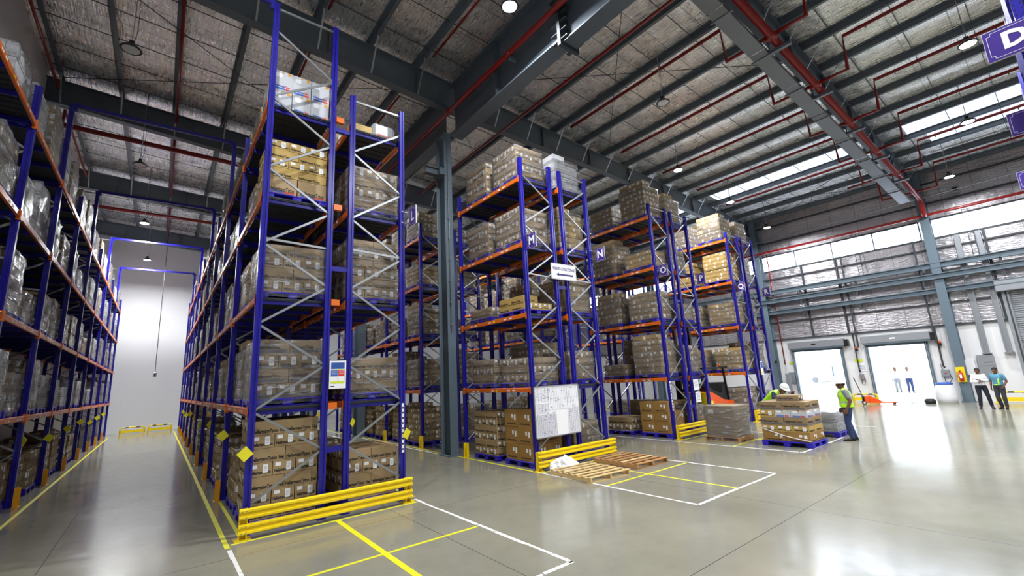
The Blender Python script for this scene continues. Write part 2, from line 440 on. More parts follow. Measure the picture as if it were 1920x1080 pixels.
def ibeam(mb, a, c, h, w, t, mt, hb=None):
    """I section running from a to c (points at the top centre); h depth at a, hb depth at c"""
    hb = hb if hb is not None else h
    a = Vector(a); c = Vector(c); d = (c-a).normalized(); r = d.cross(Vector((0, 0, 1))).normalized()
    for (o1, o2) in ((0, 0),):
        for top in (True, False):
            z1a, z1c = (0, 0) if top else (-h+t, -hb+t)
            i = len(mb.v)
            for p, z in ((a, z1a), (c, z1c)):
                for sx, sz in ((-1, -t), (1, -t), (1, 0), (-1, 0)): mb.v.append(tuple(p + r*(sx*w/2) + Vector((0, 0, z+sz))))
            for q in ((3, 2, 1, 0), (4, 5, 6, 7), (0, 1, 5, 4), (1, 2, 6, 5), (2, 3, 7, 6), (3, 0, 4, 7)): mb.face([i+k for k in q], mt)
        i = len(mb.v)
        for p, hh in ((a, h), (c, hb)):
            for sx, z in ((-1, -hh+t), (1, -hh+t), (1, -t), (-1, -t)): mb.v.append(tuple(p + r*(sx*t/2*1.2) + Vector((0, 0, z))))
        for q in ((3, 2, 1, 0), (4, 5, 6, 7), (0, 1, 5, 4), (1, 2, 6, 5), (2, 3, 7, 6), (3, 0, 4, 7)): mb.face([i+k for k in q], mt)
RY = [-13.4, -4.7, 4.15, 12.9, 21.5, 30.1, 38.7]
PX = [-3.75 + 1.68*k for k in range(22)]
PURL = .2
for y in RY:
    b = MB()
    ibeam(b, (X0, y, roof(X0)-PURL), (7.8, y, roof(7.8)-PURL), .95, .3, .03, 'steel_grey', 1.15)
    ibeam(b, (7.8, y, roof(7.8)-PURL), (17, y, roof(17)-PURL), 1.15, .3, .03, 'steel_grey', .85)
    ibeam(b, (17, y, roof(17)-PURL), (X1-.1, y, roof(X1)-PURL), .85, .3, .03, 'steel_grey', 1.0)
    for k in range(12):
        x = X0+1.5+k*3; hh = 1.0
        b.box(x-.01, x+.01, y-.14, y+.14, roof(x)-PURL-.9, roof(x)-PURL, 'steel_grey')
    o = struct('rafter_beam', b)
    if y in (4.15, 12.9, 21.5, 30.1):
        for x in PX:
            if x < X1-1:
                zb = roof(x)-PURL-(.97 + .18*(x+4)/12 if x < 7.8 else (1.13-.3*(x-7.8)/9.2 if x < 17 else .86))
                f = MB(); f.bar((x+.05, y-.12, zb+.05), (x+.05, y-.75, roof(x)-.16), .05, .012, 'galvanised'); f.build('flange_brace', o)
for x in PX:
    if x > X1-.3: continue
    b = MB()
    for (a, c) in ((Y0, Y1),):
        z = roof(x)
        b.box(x-.014, x+.014, a, c, z-.22, z-.005, 'steel_grey'); b.box(x-.014, x+.1, a, c, z-.225, z-.205, 'steel_grey'); b.box(x-.1, x+.014, a, c, z-.03, z-.01, 'steel_grey')
    struct('purlin_beam', b)
# sag rods between purlins, one object per line
y = -7.0
while y < 41:
    if min(abs(y-q) for q in RY) > .7:
        b = MB(); b.bar((X0+.2, y, roof(X0)-.12), (X1-.2, y, roof(X1)-.12), .022, .022, 'dark_steel'); struct('roof_tie_beam', b)
    y += 1.45
for (a, c) in (((-4, 13.3), (7.6, 21.2)), ((7.6, 13.3), (-4, 21.2)), ((7.9, 4.6), (16.5, 12.6)), ((16.5, 4.6), (7.9, 12.6)), ((26.5, 4.4), (32, 12.6)), ((32, 4.4), (26.5, 12.6)), ((7.9, 13.3), (16, 21))):
    b = MB(); b.tube([(a[0], a[1], roof(a[0])-.3), (c[0], c[1], roof(c[0])-.3)], .014, 'dark_steel', 6); struct('roof_brace_beam', b)
# jack girder carrying the rafters
b = MB()
ibeam(b, (7.8, 12.6, roof(7.8)-.5), (7.8, 6.9, roof(7.8)-.5), 2.05, .5, .04, 'steel_grey', 2.05)
ibeam(b, (7.8, 6.8, roof(7.8)-.5), (7.8, -13, roof(7.8)-.5), 2.2, .5, .04, 'steel_grey', 2.2)
ibeam(b, (7.8, 13.3, roof(7.8)-.5), (7.8, 41.3, roof(7.8)-.5), 1.7, .45, .04, 'steel_grey', 1.7)
for yy in (6.86,):
    b.box(7.45, 8.15, yy-.05, yy+.05, roof(7.8)-2.8, roof(7.8)-.6, 'dark_steel')
for yy in (9.8,): b.box(7.56, 8.04, yy-.01, yy+.01, roof(7.8)-2.5, roof(7.8)-.55, 'steel_grey')
for k in range(8):
    z = roof(7.8)-2.65+.26*k
    b.box(7.48, 7.6, 6.6, 7.15, z, z+.018, 'dark_steel'); b.box(8.0, 8.12, 6.6, 7.15, z, z+.018, 'dark_steel')
struct('girder_beam', b)
# columns
def column(x, y, w, d, top, name='column', mt='column_blue_grey', web='y', z0=0):
    b = MB()
    if web == 'y':
        b.box(x-w/2, x+w/2, y-d/2, y-d/2+.03, z0, top, mt); b.box(x-w/2, x+w/2, y+d/2-.03, y+d/2, z0, top, mt); b.box(x-.015, x+.015, y-d/2+.03, y+d/2-.03, z0, top, mt)
    else:
        b.box(x-w/2, x-w/2+.03, y-d/2, y+d/2, z0, top, mt); b.box(x+w/2-.03, x+w/2, y-d/2, y+d/2, z0, top, mt); b.box(x-w/2+.03, x+w/2-.03, y-.015, y+.015, z0, top, mt)
    b.box(x-w/2-.06, x+w/2+.06, y-d/2-.06, y+d/2+.06, z0, z0+.03, mt)
    return struct(name, b)
cc = column(7.6, 13.2, .3, .6, 11.3, web='y', mt='column_blue_grey')
b = MB(); b.box(7.2, 7.44, 12.8, 13.3, 9.55, 9.8, 'steel_grey'); b.box(6.75, 7.44, 12.98, 13.02, 9.56, 9.79, 'steel_grey'); b.box(6.75, 7.44, 12.9, 13.1, 9.78, 9.81, 'steel_grey'); b.box(6.75, 7.44, 12.9, 13.1, 9.54, 9.57, 'steel_grey')
b.build('bracket', cc)
b = MB(); b.tube([(7.56, 12.85, 4.0), (7.56, 12.85, 11.0)], .016, 'galvanised', 6)
for k in range(9): b.box(7.52, 7.6, 12.83, 12.87, 4.2+.75*k, 4.23+.75*k, 'galvanised')
b.build('conduit', cc)
for y in (21.5, 30.1, 38.7, 4.15-17.7): column(7.62, y+.3, .36, .7, 11.5, mt='column_blue_grey')
for y in (-4.7, 3.95, 12.6, 21.3):
    column(31.7, y, .5, .38, 12.0, web='x')
# grey secondary posts to the right of the dock door
for y in (2.95, 2.2): column(31.85, y, .2, .22, 8.4, web='y', mt='shutter_grey', z0=2.3)
b = MB(); b.box(31.72, 31.8, 7.95, 8.03, 3.0, 8.5, 'dark_steel'); struct('lintel_post_beam', b)
b = MB(); b.box(31.72, 31.8, 4.62, 4.7, 3.0, 8.5, 'dark_steel'); struct('lintel_post_beam', b)

# skylight strips in the roof near the dock wall
for n_, (x, a, c) in enumerate(((26.0, 5.0, 12.2), (26.0, -3.5, 3.2), (27.7, -3.5, 2.6), (26.0, 13.6, 21))):
    b = MB(); b.quad([(x-.62, a, roof(x-.62)-.012), (x-.62, c, roof(x-.62)-.012), (x+.62, c, roof(x+.62)-.012), (x+.62, a, roof(x+.62)-.012)], 'skylight_sheet')
    struct('window_%d' % (4+n_), b)

# outside: pavement, building and fence
b = MB(); b.box(X1+.25, 120, -60, 90, -.5, -.05, 'concrete_out'); struct('pavement', b)
t = thing('delivery_truck', 'pale truck parked outside the dock door nearest the racks', 'truck', (62, 19.2, -.05))
b = MB(); b.box(-3, 3, -.9, 1.2, .6, 2.3, 'house_pale', .05); b.build('cargo_body', t)
b = MB(); b.box(-1, 1, -2.3, -1.0, .5, 2.0, 'glass_blue', .1); b.build('cab', t)
for y in (-1.7, .6):
    b = MB(); b.lathe([(.3, -.12), (.3, .12)], 'shutter_grey', 14); b.build('wheel', t, (-2.0, y, .3), (0, PI/2, 0))
# painted floor lines
LW = .07
def line(x0, y0, x1, y1, mt, w=LW, i=[0]):
    i[0] += 1
    b = MB(); h = .0025 + .0004*(i[0] % 5)
    if abs(x1-x0) < 1e-6: b.box(x0-w/2, x0+w/2, min(y0, y1), max(y0, y1), .0005, h, mt)
    else: b.box(min(x0, x1), max(x0, x1), y0-w/2, y0+w/2, .0005, h, mt)
    struct('floor_marking', b)
def worn(x0, y0, x1, y1):
    """worn white paint line: several ragged strokes"""
    i = 0; L_ = abs(x1-x0)+abs(y1-y0); t = 0; b = MB()
    while t < L_:
        s = min(R_.uniform(.3, .9), L_-t); o = R_.uniform(-.012, .012); w = R_.uniform(.05, .068)/2
        if abs(x1-x0) < 1e-6: b.box(x0-w+o, x0+w+o, y0+(t if y1 > y0 else -t-s), y0+(t+s if y1 > y0 else -t), .0005, .003, 'floor_white')
        else: b.box(x0+t, x0+t+s, y0-w+o, y0+w+o, .0005, .003, 'floor_white')
        t += s + R_.uniform(.0, .035)
    struct('floor_marking', b)
line(-2.21, 5, -2.21, 38.5, 'floor_yellow'); line(1.04, 8.7, 1.04, 38.9, 'floor_yellow')
line(1.27, 9.0, 1.27, 12.4, 'floor_yellow', .06)
line(1.1, 8.86, 4.3, 8.86, 'floor_yellow', .06); line(2.74, 5.0, 2.74, 8.83, 'floor_yellow', .09); line(1.1, 6.66, 4.3, 6.66, 'floor_yellow', .06)
worn(1.06, 8.6, 1.06, 4.6); worn(4.37, 9.1, 4.37, 4.55); worn(2.6, 4.55, 4.4, 4.55)
line(4.45, 9.3, 4.45, 38, 'floor_yellow', .07); line(7.66, 9.15, 7.66, 38, 'floor_yellow', .07); line(7.5, 13.9, 7.5, 38, 'floor_white', .06)
worn(7.66, 9.1, 7.66, 4.68); worn(7.66, 4.68, 10.85, 4.68); worn(10.85, 9.3, 10.85, 4.68)
line(7.7, 6.78, 10.75, 6.78, 'floor_yellow', .06); line(9.15, 4.72, 9.15, 8.9, 'floor_yellow', .06); line(7.7, 8.85, 10.8, 8.85, 'floor_yellow', .06)
worn(13.7, 12.5, 13.7, 5.12); worn(13.7, 5.12, 16.95, 5.12); line(16.95, 5.12, 16.95, 9.0, 'floor_white', .06)
line(13.75, 7.0, 16.9, 7.0, 'floor_yellow', .06); line(15.4, 5.2, 15.4, 8.8, 'floor_yellow', .06); line(10.95, 9.3, 10.95, 12.5, 'floor_yellow', .06)
line(14.0, 8.9, 17, 8.9, 'floor_yellow', .06); line(20.0, 8.8, 23, 8.8, 'floor_yellow', .06); line(20, 5, 20, 8.8, 'floor_white', .06)

# ================================================================== RACKS
LV = [2.07, 4.09, 6.12, 8.12]        # top of each beam level
BAY = 3.4
def post_mesh(h):
    b = MB(); w, d, g = .055, .05, .018
    poly = [(-w, -d), (-.02, -d), (-.015, -d+g), (.015, -d+g), (.02, -d), (w, -d), (w, d), (.02, d), (.015, d-g), (-.015, d-g), (-.02, d), (-w, d)]
    b.prism(poly, .01, h, 'blue_post', 'z'); b.box(-.08, .08, -.08, .08, 0, .012, 'blue_steel')
    return b.mesh('upright')
POSTS = {}
def post(h):
    if h not in POSTS: POSTS[h] = post_mesh(h)
    return POSTS[h]
def nodes(h, w, flip):
    z = .45; k = 0; out = []
    while z + .78 < h - .1:
        a, c = (0, w) if (k % 2 == 0) != flip else (w, 0)
        out.append(((a, z), (c, z+.78))); z += .78; k += 1
    out.append(((0, h-.12), (w, h-.12)))
    if h > 5: out.append(((0, 5.22), (w, 5.16)))
    return out
def brace_mesh(p, q):
    b = MB(); b.bar((p[0], 0, p[1]), (q[0], 0, q[1]), .03, .042, 'galvanised', up=(0, 0, 1)); return b.mesh('brace')
BR = {}
def frame(parent, x, y, h, w, flip, detail):
    if detail:
        f = ob('upright_frame', None, parent, (x, y, 0))
        ob('upright', post(h), f); ob('upright', post(h), f, (w, 0, 0))
        for p, q in nodes(h, w, flip):
            k = (round(p[0], 2), round(p[1], 2), round(q[0], 2), round(q[1], 2))
            if k not in BR: BR[k] = brace_mesh(p, q)
            ob('brace', BR[k], f)
        return f
    k = ('F', h, round(w, 2), flip)
    if k not in BR:
        b = MB(); pm = post(h)
        b.add_mesh(pm, Matrix.Identity(4), 'blue_post'); b.add_mesh(pm, Matrix.Translation((w, 0, 0)), 'blue_post')
        for p, q in nodes(h, w, flip): b.bar((p[0], 0, p[1]), (q[0], 0, q[1]), .03, .042, 'galvanised')
        BR[k] = b.mesh('upright_frame')
    return ob('upright_frame', BR[k], parent, (x, y, 0))
def beam_mesh(L, side):
    """orange box beam with hooked end plates and paper position labels; side = outer face direction (-1 / +1)"""
    k = ('B', round(L, 2), side)
    if k in BR: return BR[k]
    b = MB()
    b.box(-.024, .024, .055, L-.055, -.115, 0, 'orange_steel', .006)
    b.box(-.018*side-.009, -.018*side+.009, .06, L-.06, .0, .006, 'orange_steel')
    for y in (.055, L-.06):
        b.box(-.034, .034, y-.004, y+.009, -.17, .04, 'orange_steel')
        b.box(min(.034*side, .04*side), max(.034*side, .04*side), y-.06 if y < 1 else y, y if y < 1 else y+.065, -.16, .03, 'orange_steel')
    xo = .026*side
    for yy in (L*.2, L*.27, L*.5, L*.73, L*.8):
        b.box(min(xo, xo+.001*side), max(xo, xo+.001*side), yy, yy+.13, -.085, -.045, 'paper_label')
    b.box(min(xo, xo+.001*side), max(xo, xo+.001*side), L*.44, L*.44+.1, -.085, -.045, 'tag_yellow')
    BR[k] = b.mesh('beam'); return BR[k]
def deck_mesh(w, L):
    k = ('D', round(w, 2), round(L, 2))
    if k in BR: return BR[k]
    b = MB(); b.box(.03, w-.03, .06, L-.06, -.035, -.01, 'deck_panel')
    n = 16
    for q in range(n): # folded ribs on the underside
        y = .08+(L-.16)*q/(n-1); b.box(.04, w-.04, y-.008, y+.008, -.06, -.034, 'deck_panel')
    BR[k] = b.mesh('deck'); return BR[k]
def sup_mesh(w):
    k = ('S', round(w, 2))
    if k in BR: return BR[k]
    b = MB(); b.box(.0, w, -.025, .025, -.13, -.036, 'blue_steel', .004); BR[k] = b.mesh('support_bar'); return BR[k]
def all_sup_deck(w, L):
    k = ('A', round(w, 2), round(L, 2))
    if k in BR: return BR[k]
    b = MB(); b.box(.03, w-.03, .06, L-.06, -.035, -.01, 'deck_panel')
    for y in (.12, L*.36, L*.64, L-.12): b.box(.0, w, y-.025, y+.025, -.13, -.036, 'blue_steel')
    BR[k] = b.mesh('deck'); return BR[k]
def ltag_mesh(flip):
    k = ('T', flip)
    if k in BR: return BR[k]
    b = MB(); s = .13
    b.prism([(-s, 0), (0, -s), (s, 0), (0, s)], -.003, .003, 'tag_yellow', 'y'); BR[k] = b.mesh('location_tag'); return BR[k]
def rack(name_label, x0, x1, ys, heights, detail, flip, face, bays, tags=0, group='blue pallet racks'):
    """ys: frame positions; bays: list of frame index pairs carrying beams; face: aisle side"""
    t = thing('pallet_rack', name_label, 'pallet rack', (x0, ys[0], 0), 0, None)
    w = x1-x0; oy = ys[0]
    for i, y in enumerate(ys):
        frame(t, 0, y-oy, heights[i], w, flip, i < detail)
    for (i, j) in bays:
        L = ys[j]-ys[i]
        for li, z in enumerate(LV):
            ob('beam', beam_mesh(L, -1), t, (-.035, ys[i]-oy, z)); ob('beam', beam_mesh(L, 1), t, (w+.035, ys[i]-oy, z))
            if i == 0 and detail:
                d = ob('deck', deck_mesh(w, L), t, (0, ys[i]-oy, z))
                for y in (.12, L*.36, L*.64, L-.12): ob('support_bar', sup_mesh(w), d, (0, y, 0))
            else: ob('deck', all_sup_deck(w, L), t, (0, ys[i]-oy, z))
    for i in range(min(tags, len(ys))):
        xx = -.075 if face < 0 else w+.075
        o = ob('location_tag', ltag_mesh(0), t, (xx, ys[i]-oy-.07, 1.32+.08*(i % 3)), (R_.uniform(-.2, .2), R_.uniform(-.3, .3), R_.uniform(-.9, .9)))
    return t
YF = [9.2 + BAY*i for i in range(10)]
YG = [9.2, 12.6, 15.65, 19.05, 22.45, 25.85]
hk = [10.45 if i % 2 == 0 else 8.95 for i in range(10)]
allb = [(i, i+1) for i in range(9)]
RK = {}
RK['J'] = rack('wall-side blue rack lining the dim aisle, parallel to white side wall', -3.72, -2.52, YF, hk, 2, False, 1, allb, 9)
RK['K'] = rack('tallest blue rack, aisle half of the double row with the coloured poster', 1.33, 2.54, YF, hk, 2, False, -1, allb, 8)
RK['L'] = rack('blue rack whose end upright carries row sign L', 2.97, 4.14, YF[:5], [8.87]*5, 2, True, 1, allb[:4], 3)
RK['M'] = rack('blue rack behind the notice board, carrying row sign M', 7.85, 9.0, YG, [8.72]*6, 2, False, -1, [(0, 1), (2, 3), (3, 4), (4, 5)], 0)
RK['N'] = rack('blue rack carrying row sign N, back to back with the notice board rack', 9.45, 10.58, YG[:4], [8.7]*4, 2, True, 1, [(0, 1), (2, 3)], 1)
RK['O'] = rack('blue rack carrying row sign O, with yellow guard and shrink-wrapped crate beside', 14.15, 15.22, YG[:5], [8.6]*5, 1, False, -1, [(0, 1), (2, 3), (3, 4)], 0)
RK['P'] = rack('blue rack carrying row sign P, directly before the orange forklift', 15.6, 16.68, YG[:3], [8.55]*3, 1, True, 1, [(0, 1)], 0)
RK['Q'] = rack('blue rack carrying row sign Q, behind the orange forklift', 20.1, 21.15, YG[:4], [8.45]*4, 1, False, -1, [(0, 1), (2, 3)], 0)
RK['R'] = rack('last blue rack before the dock wall, carrying row sign R', 21.5, 22.6, YG[:3], [8.4]*3, 1, True, 1, [(0, 1)], 0)
# row spacers between back-to-back racks
for key, gap, zz in (('K', (2.6, 2.92), (1.2, 4.75, 7.9)), ('M', (9.06, 9.4), (1.0, 4.9)), ('O', (15.28, 15.55), (1.0, 4.9)), ('Q', (21.2, 21.45), (1.0, 4.9))):
    r = RK[key]
    for z in zz:
        b = MB(); b.box(gap[0], gap[1], 9.17, 9.23, z-.05, z+.05, 'blue_steel'); o = b.build('row_spacer', r); o.location = (-r.location.x, -r.location.y, 0)
for z in (LV[0]-.06, LV[1]-.05, LV[2]-.04, LV[3]):     # orange beam ends showing between K and L
    b = MB(); b.box(2.6, 2.76, 9.12, 9.2, z-.06, z+.06, 'orange_steel'); o = b.build('beam_end_plate', RK['K']); o.location = (-1.33, -9.2, 0)
# portals across the dim aisle
for i, nm in ((0, 'foremost, at the yellow guard end'), (2, 'second from the aisle mouth'), (4, 'middle one down the aisle'), (6, 'second from the white end wall'), (8, 'closest to the white end wall')):
    y = YF[i]; b = MB(); b.box(-2.5, 1.3, y-.04, y+.04, 10.38, 10.48, 'blue_steel', .008)
    t = thing('portal_beam', 'blue portal beam tying tall racks overhead, %s' % nm, 'beam', (0, 0, 0))
    b.build('cross_beam', t)
    for x in (-2.44, 1.24):
        b = MB(); b.box(x-.03, x+.03, y-.05, y+.05, 10.26, 10.5, 'blue_steel'); b.build('end_bracket', t)
# barcode label strips on the posts at the aisle ends
for key, x in (('M', 0), ('O', 0), ('L', 1.17), ('Q', 0)):
    r = RK[key]; b = MB(); xx = x-.03
    b.box(xx, xx+.055, -.056, -.051, .95, 1.95, 'paper_label')
    for k in range(9): b.box(xx+.006, xx+.048, -.058, -.056, 1.0+.105*k, 1.035+.105*k, 'ink_black')
    b.build('label_strip', r)

# post protectors
def protector_mesh(mt):
    b = MB(); t = .008; h = .43
    poly = [(-.08, -.07), (.08, -.07), (.08, .02), (.07, .02), (.07, -.06), (-.07, -.06), (-.07, .02), (-.08, .02)]
    b.prism(poly, 0.0, h, mt, 'z'); b.box(-.11, .11, -.09, .04, 0, .01, mt)
    for x in (-.095, .095): b.box(x-.008, x+.008, -.06, -.04, .01, .022, 'galvanised')
    return b.mesh('upright_protector')
PM = protector_mesh('protector_amber'); PY = protector_mesh('guard_yellow')
orn = ['first', 'second', 'third', 'fourth', 'fifth', 'sixth', 'seventh', 'eighth', 'ninth', 'tenth']
for i in range(1, 9):
    tag(ob('upright_protector', PM, None, (1.2, YF[i]-.06, 0), (0, 0, PI/2)), 'amber post protector on the tall rack, %s upright from the yellow guard' % orn[i], 'post protector', 'post protectors along the dim aisle')
for i in range(1, 9):
    tag(ob('upright_protector', PM, None, (-2.38, YF[i]-.06, 0), (0, 0, -PI/2)), 'amber post protector on the wall-side rack, %s upright down the dim aisle' % orn[i], 'post protector', 'post protectors along the dim aisle')
for (x, y, lb) in ((7.72, 12.45, 'yellow post protector beside the grey steel column foot'), (7.7, 15.5, 'yellow post protector behind the grey steel column, near rack end'), (7.7, 18.9, 'yellow post protector on the second upright behind the grey column'),
                   (4.28, 12.6, 'yellow post protector on second upright of the rack signed L'), (10.74, 12.5, 'yellow post protector behind the rack with the notice board, beside a small carton pallet')):
    tag(ob('upright_protector', PY, None, (x, y, 0), (0, 0, PI/2)), lb, 'post protector')

# end guards: two ribbed rails on two posts
def guard(x0, x1, y, label):
    t = thing('rack_end_guard', label, 'guard rail', ((x0+x1)/2, y, 0)); hw = (x1-x0)/2
    for s in (-1, 1):
        b = MB(); x = s*(hw-.07)
        b.box(x-.06, x+.06, .0, .02, 0.01, .47, 'guard_yellow'); b.box(x-.06, x-.045, -.07, .0, .01, .47, 'guard_yellow'); b.box(x+.045, x+.06, -.07, .0, .01, .47, 'guard_yellow')
        b.box(x-.12, x+.12, -.1, .1, 0, .014, 'guard_yellow')
        for q in (-.095, .095): b.box(x+q-.012, x+q+.012, .05, .075, .014, .03, 'galvanised')
        b.build('guard_post', t)
    for z in (.08, .31):
        b = MB()
        poly = [(-.075, z), (-.12, z+.02), (-.12, z+.05), (-.085, z+.07), (-.085, z+.1), (-.12, z+.12), (-.12, z+.15), (-.075, z+.17), (-.07, z+.165), (-.11, z+.147), (-.11, z+.123), (-.075, z+.103), (-.075, z+.067), (-.11, z+.047), (-.11, z+.023), (-.07, z+.005)]
        b.prism(poly, -hw, hw, 'guard_yellow', 'x')
        for s in (-1, 1):
            for q in (-.03, .03):
                for zz in (.035, .135): b.box(s*(hw-.07)+q-.008, s*(hw-.07)+q+.008, -.126, -.119, z+zz-.008, z+zz+.008, 'galvanised')
        b.build('guard_rail', t)
guard(1.2, 4.24, 9.02, 'long yellow double-rail guard across the end of the tallest rack')
guard(7.66, 10.68, 9.02, 'yellow double-rail guard below the notice board')
guard(14.0, 16.9, 9.02, 'yellow double-rail guard behind the shrink-wrapped crate')
guard(19.9, 22.8, 9.02, 'yellow guard beyond the loaded blue pallet, partly hidden')

# ================================================================== PALLETS AND LOADS
def blue_pallet_mesh(w, d):
    b = MB(); h = .15
    b.box(-w/2, w/2, -d/2, d/2, h-.035, h, 'blue_plastic', .01)
    for ix in range(3):
        for iy in range(3):
            cx = (-1+ix)*(w/2-.09); cy = (-1+iy)*(d/2-.09)
            b.box(cx-.085, cx+.085, cy-.085, cy+.085, .025, h-.034, 'blue_plastic', .008)
    for iy in range(3):
        cy = (-1+iy)*(d/2-.09); b.box(-w/2+.005, w/2-.005, cy-.07, cy+.07, .0, .026, 'blue_plastic', .005)
    for k in range(9):
        x = -w/2+.1+(w-.2)*k/8; b.box(x-.012, x+.012, -d/2+.02, d/2-.02, h, h+.004, 'blue_plastic')
    return b.mesh('blue_pallet')
PAL = {}
def blue_pallet(x, y, z, label, w=1.18, d=1.2, group='blue plastic pallets', rz=0):
    k = (w, d)
    if k not in PAL: PAL[k] = blue_pallet_mesh(w, d)
    return tag(ob('plastic_pallet', PAL[k], None, (x, y, z), (0, 0, rz)), label, 'pallet', group)

CM = {}
INKS = {'kraft': 'ink_black', 'band': 'ink_black', 'gold': 'ink_black', 'white': 'ink_blue', 'large': 'ink_black', 'plain': 'ink_black'}
def carton_mesh(kind, lx, ly, lz):
    k = (kind, round(lx, 3), round(ly, 3), round(lz, 3))
    if k in CM: return CM[k]
    b = MB(); body = {'kraft': 'kraft', 'band': 'dark_kraft', 'gold': 'gold_kraft', 'white': 'white_carton', 'large': 'kraft', 'plain': 'ochre_kraft'}[kind]
    g = .004; b.box(-lx/2+g, lx/2-g, -ly/2+g, ly/2-g, .001, lz-.002, body, .004)
    tape = 'packing_tape'
    long_x = lx >= ly
    if long_x: b.box(-lx/2+g-.0008, lx/2-g+.0008, -.025, .025, lz-.05, lz-.0012, tape)
    else: b.box(-.025, .025, -ly/2+g-.0008, ly/2-g+.0008, lz-.05, lz-.0012, tape)
    for f, half, wd in (('-Y', ly/2-g, lx), ('+Y', ly/2-g, lx), ('-X', lx/2-g, ly), ('+X', lx/2-g, ly)):
        n = {'-Y': (0, -1), '+Y': (0, 1), '-X': (-1, 0), '+X': (1, 0)}[f]
        P = lambda u, z, off: tuple(Vector(FACE[f] @ Vector((u, z, 0))) + Vector((n[0], n[1], 0))*(half+off))
        if kind in ('kraft', 'band', 'gold', 'large'):
            if wd > .5:
                write(b, 'HellermannTyton', f, P(-.06 if kind != 'large' else 0, lz*(.24 if kind != 'band' else .5), .0012), lz*.36, 'ink_black', wd*(.72 if kind != 'large' else .8), .0035)
                if kind == 'band': patch(b, f, 0, lz*.22, wd*.86, lz*.2, half+.001, 'ink_grey')
                if kind == 'large':
                    patch(b, f, -wd*.17, lz*.1, wd*.46, lz*.09, half+.001, 'ink_blue'); patch(b, f, wd*.23, lz*.1, wd*.34, lz*.09, half+.001, 'ink_red')
                if kind == 'kraft': write(b, 'Hel', f, P(wd/2-.065, lz*.24, .0012), lz*.36, 'ink_black', .085, .0035)
            else:
                write(b, 'HellermannTyton', f, P(0, lz*.3, .0012), lz*.33, 'ink_black', wd*.86, .003)
                patch(b, f, -wd*.27, lz*.74, wd*.24, lz*.26, half+.0015, 'paper_label'); patch(b, f, wd*.2, lz*.55, wd*.22, lz*.6, half+.002, 'paper_label')
                for q in range(3): patch(b, f, wd*.2, lz*(.42+.12*q), wd*.13, lz*.03, half+.0025, 'print_grey')
                if kind == 'band': patch(b, f, -wd*.12, lz*.12, wd*.6, lz*.14, half+.001, 'ink_grey')
        elif kind == 'plain':
            patch(b, f, wd*.1, lz*.62, wd*.12, lz*.22, half+.0015, 'paper_label'); patch(b, f, wd*.3, lz*.55, wd*.12, lz*.34, half+.0015, 'paper_label')
            if wd > .5: write(b, 'HellermannTyton', f, P(0, lz*.16, .0012), lz*.12, 'ink_black', wd*.7, .003)
        elif kind == 'white':
            write(b, 'Hellermann', f, P(-wd*.14, lz*.22, .0012), lz*.13, 'ink_blue', wd*.5, .004)
            write(b, 'Tyton', f, P(wd*.25, lz*.22, .0012), lz*.13, 'ink_red', wd*.24, .004)
            patch(b, f, -wd*.14, lz*.09, wd*.52, lz*.09, half+.001, 'ink_blue'); patch(b, f, wd*.27, lz*.09, wd*.24, lz*.09, half+.001, 'ink_red')
            patch(b, f, -wd*.2, lz*.76, wd*.3, lz*.2, half+.001, 'paper_label')
            patch(b, f, wd*.32, lz*.9, wd*.16, lz*.14, half+.0012, 'protector_amber')
    CM[k] = b.mesh('carton'); return CM[k]

def film_mesh(w, d, h, seed, mt, amp=.03):
    k = ('W', round(w, 2), round(d, 2), round(h, 2), seed, mt)
    if k in CM: return CM[k]
    b = MB(); n = 10; per = []
    for q in range(n): per.append((-w/2 + w*q/n, -d/2))
    for q in range(n): per.append((w/2, -d/2 + d*q/n))
    for q in range(n): per.append((w/2 - w*q/n, d/2))
    for q in range(n): per.append((-w/2, d/2 - d*q/n))
    nr = max(5, int(h/.12)); N4 = 4*n
    rings = [(k2/nr*h - (.1 if k2 == 0 else 0), 1.0) for k2 in range(nr+1)] + [(h+.012, .93), (h+.014, .7)]
    for z, s in rings:
        for x, y in per:
            v = noise.noise((x*3+seed*7, y*3, z*4)) * amp + noise.noise((x*9, y*9+seed, z*14)) * amp*.5 + .012
            r = Vector((x, y, 0)); dn = Vector((x/(w/2), y/(d/2), 0)); dn = Vector((dn.x if abs(dn.x) > .96 else 0, dn.y if abs(dn.y) > .96 else 0, 0))
            b.v.append((x*s + dn.x*max(.006, v+.006), y*s + dn.y*max(.006, v+.006), z))
    for r in range(len(rings)-1):
        for q in range(N4):
            a = r*N4+q; c = r*N4+(q+1) % N4; b.face((a, c, c+N4, a+N4), mt, True)
    CM[k] = b.mesh('plastic_film'); return CM[k]

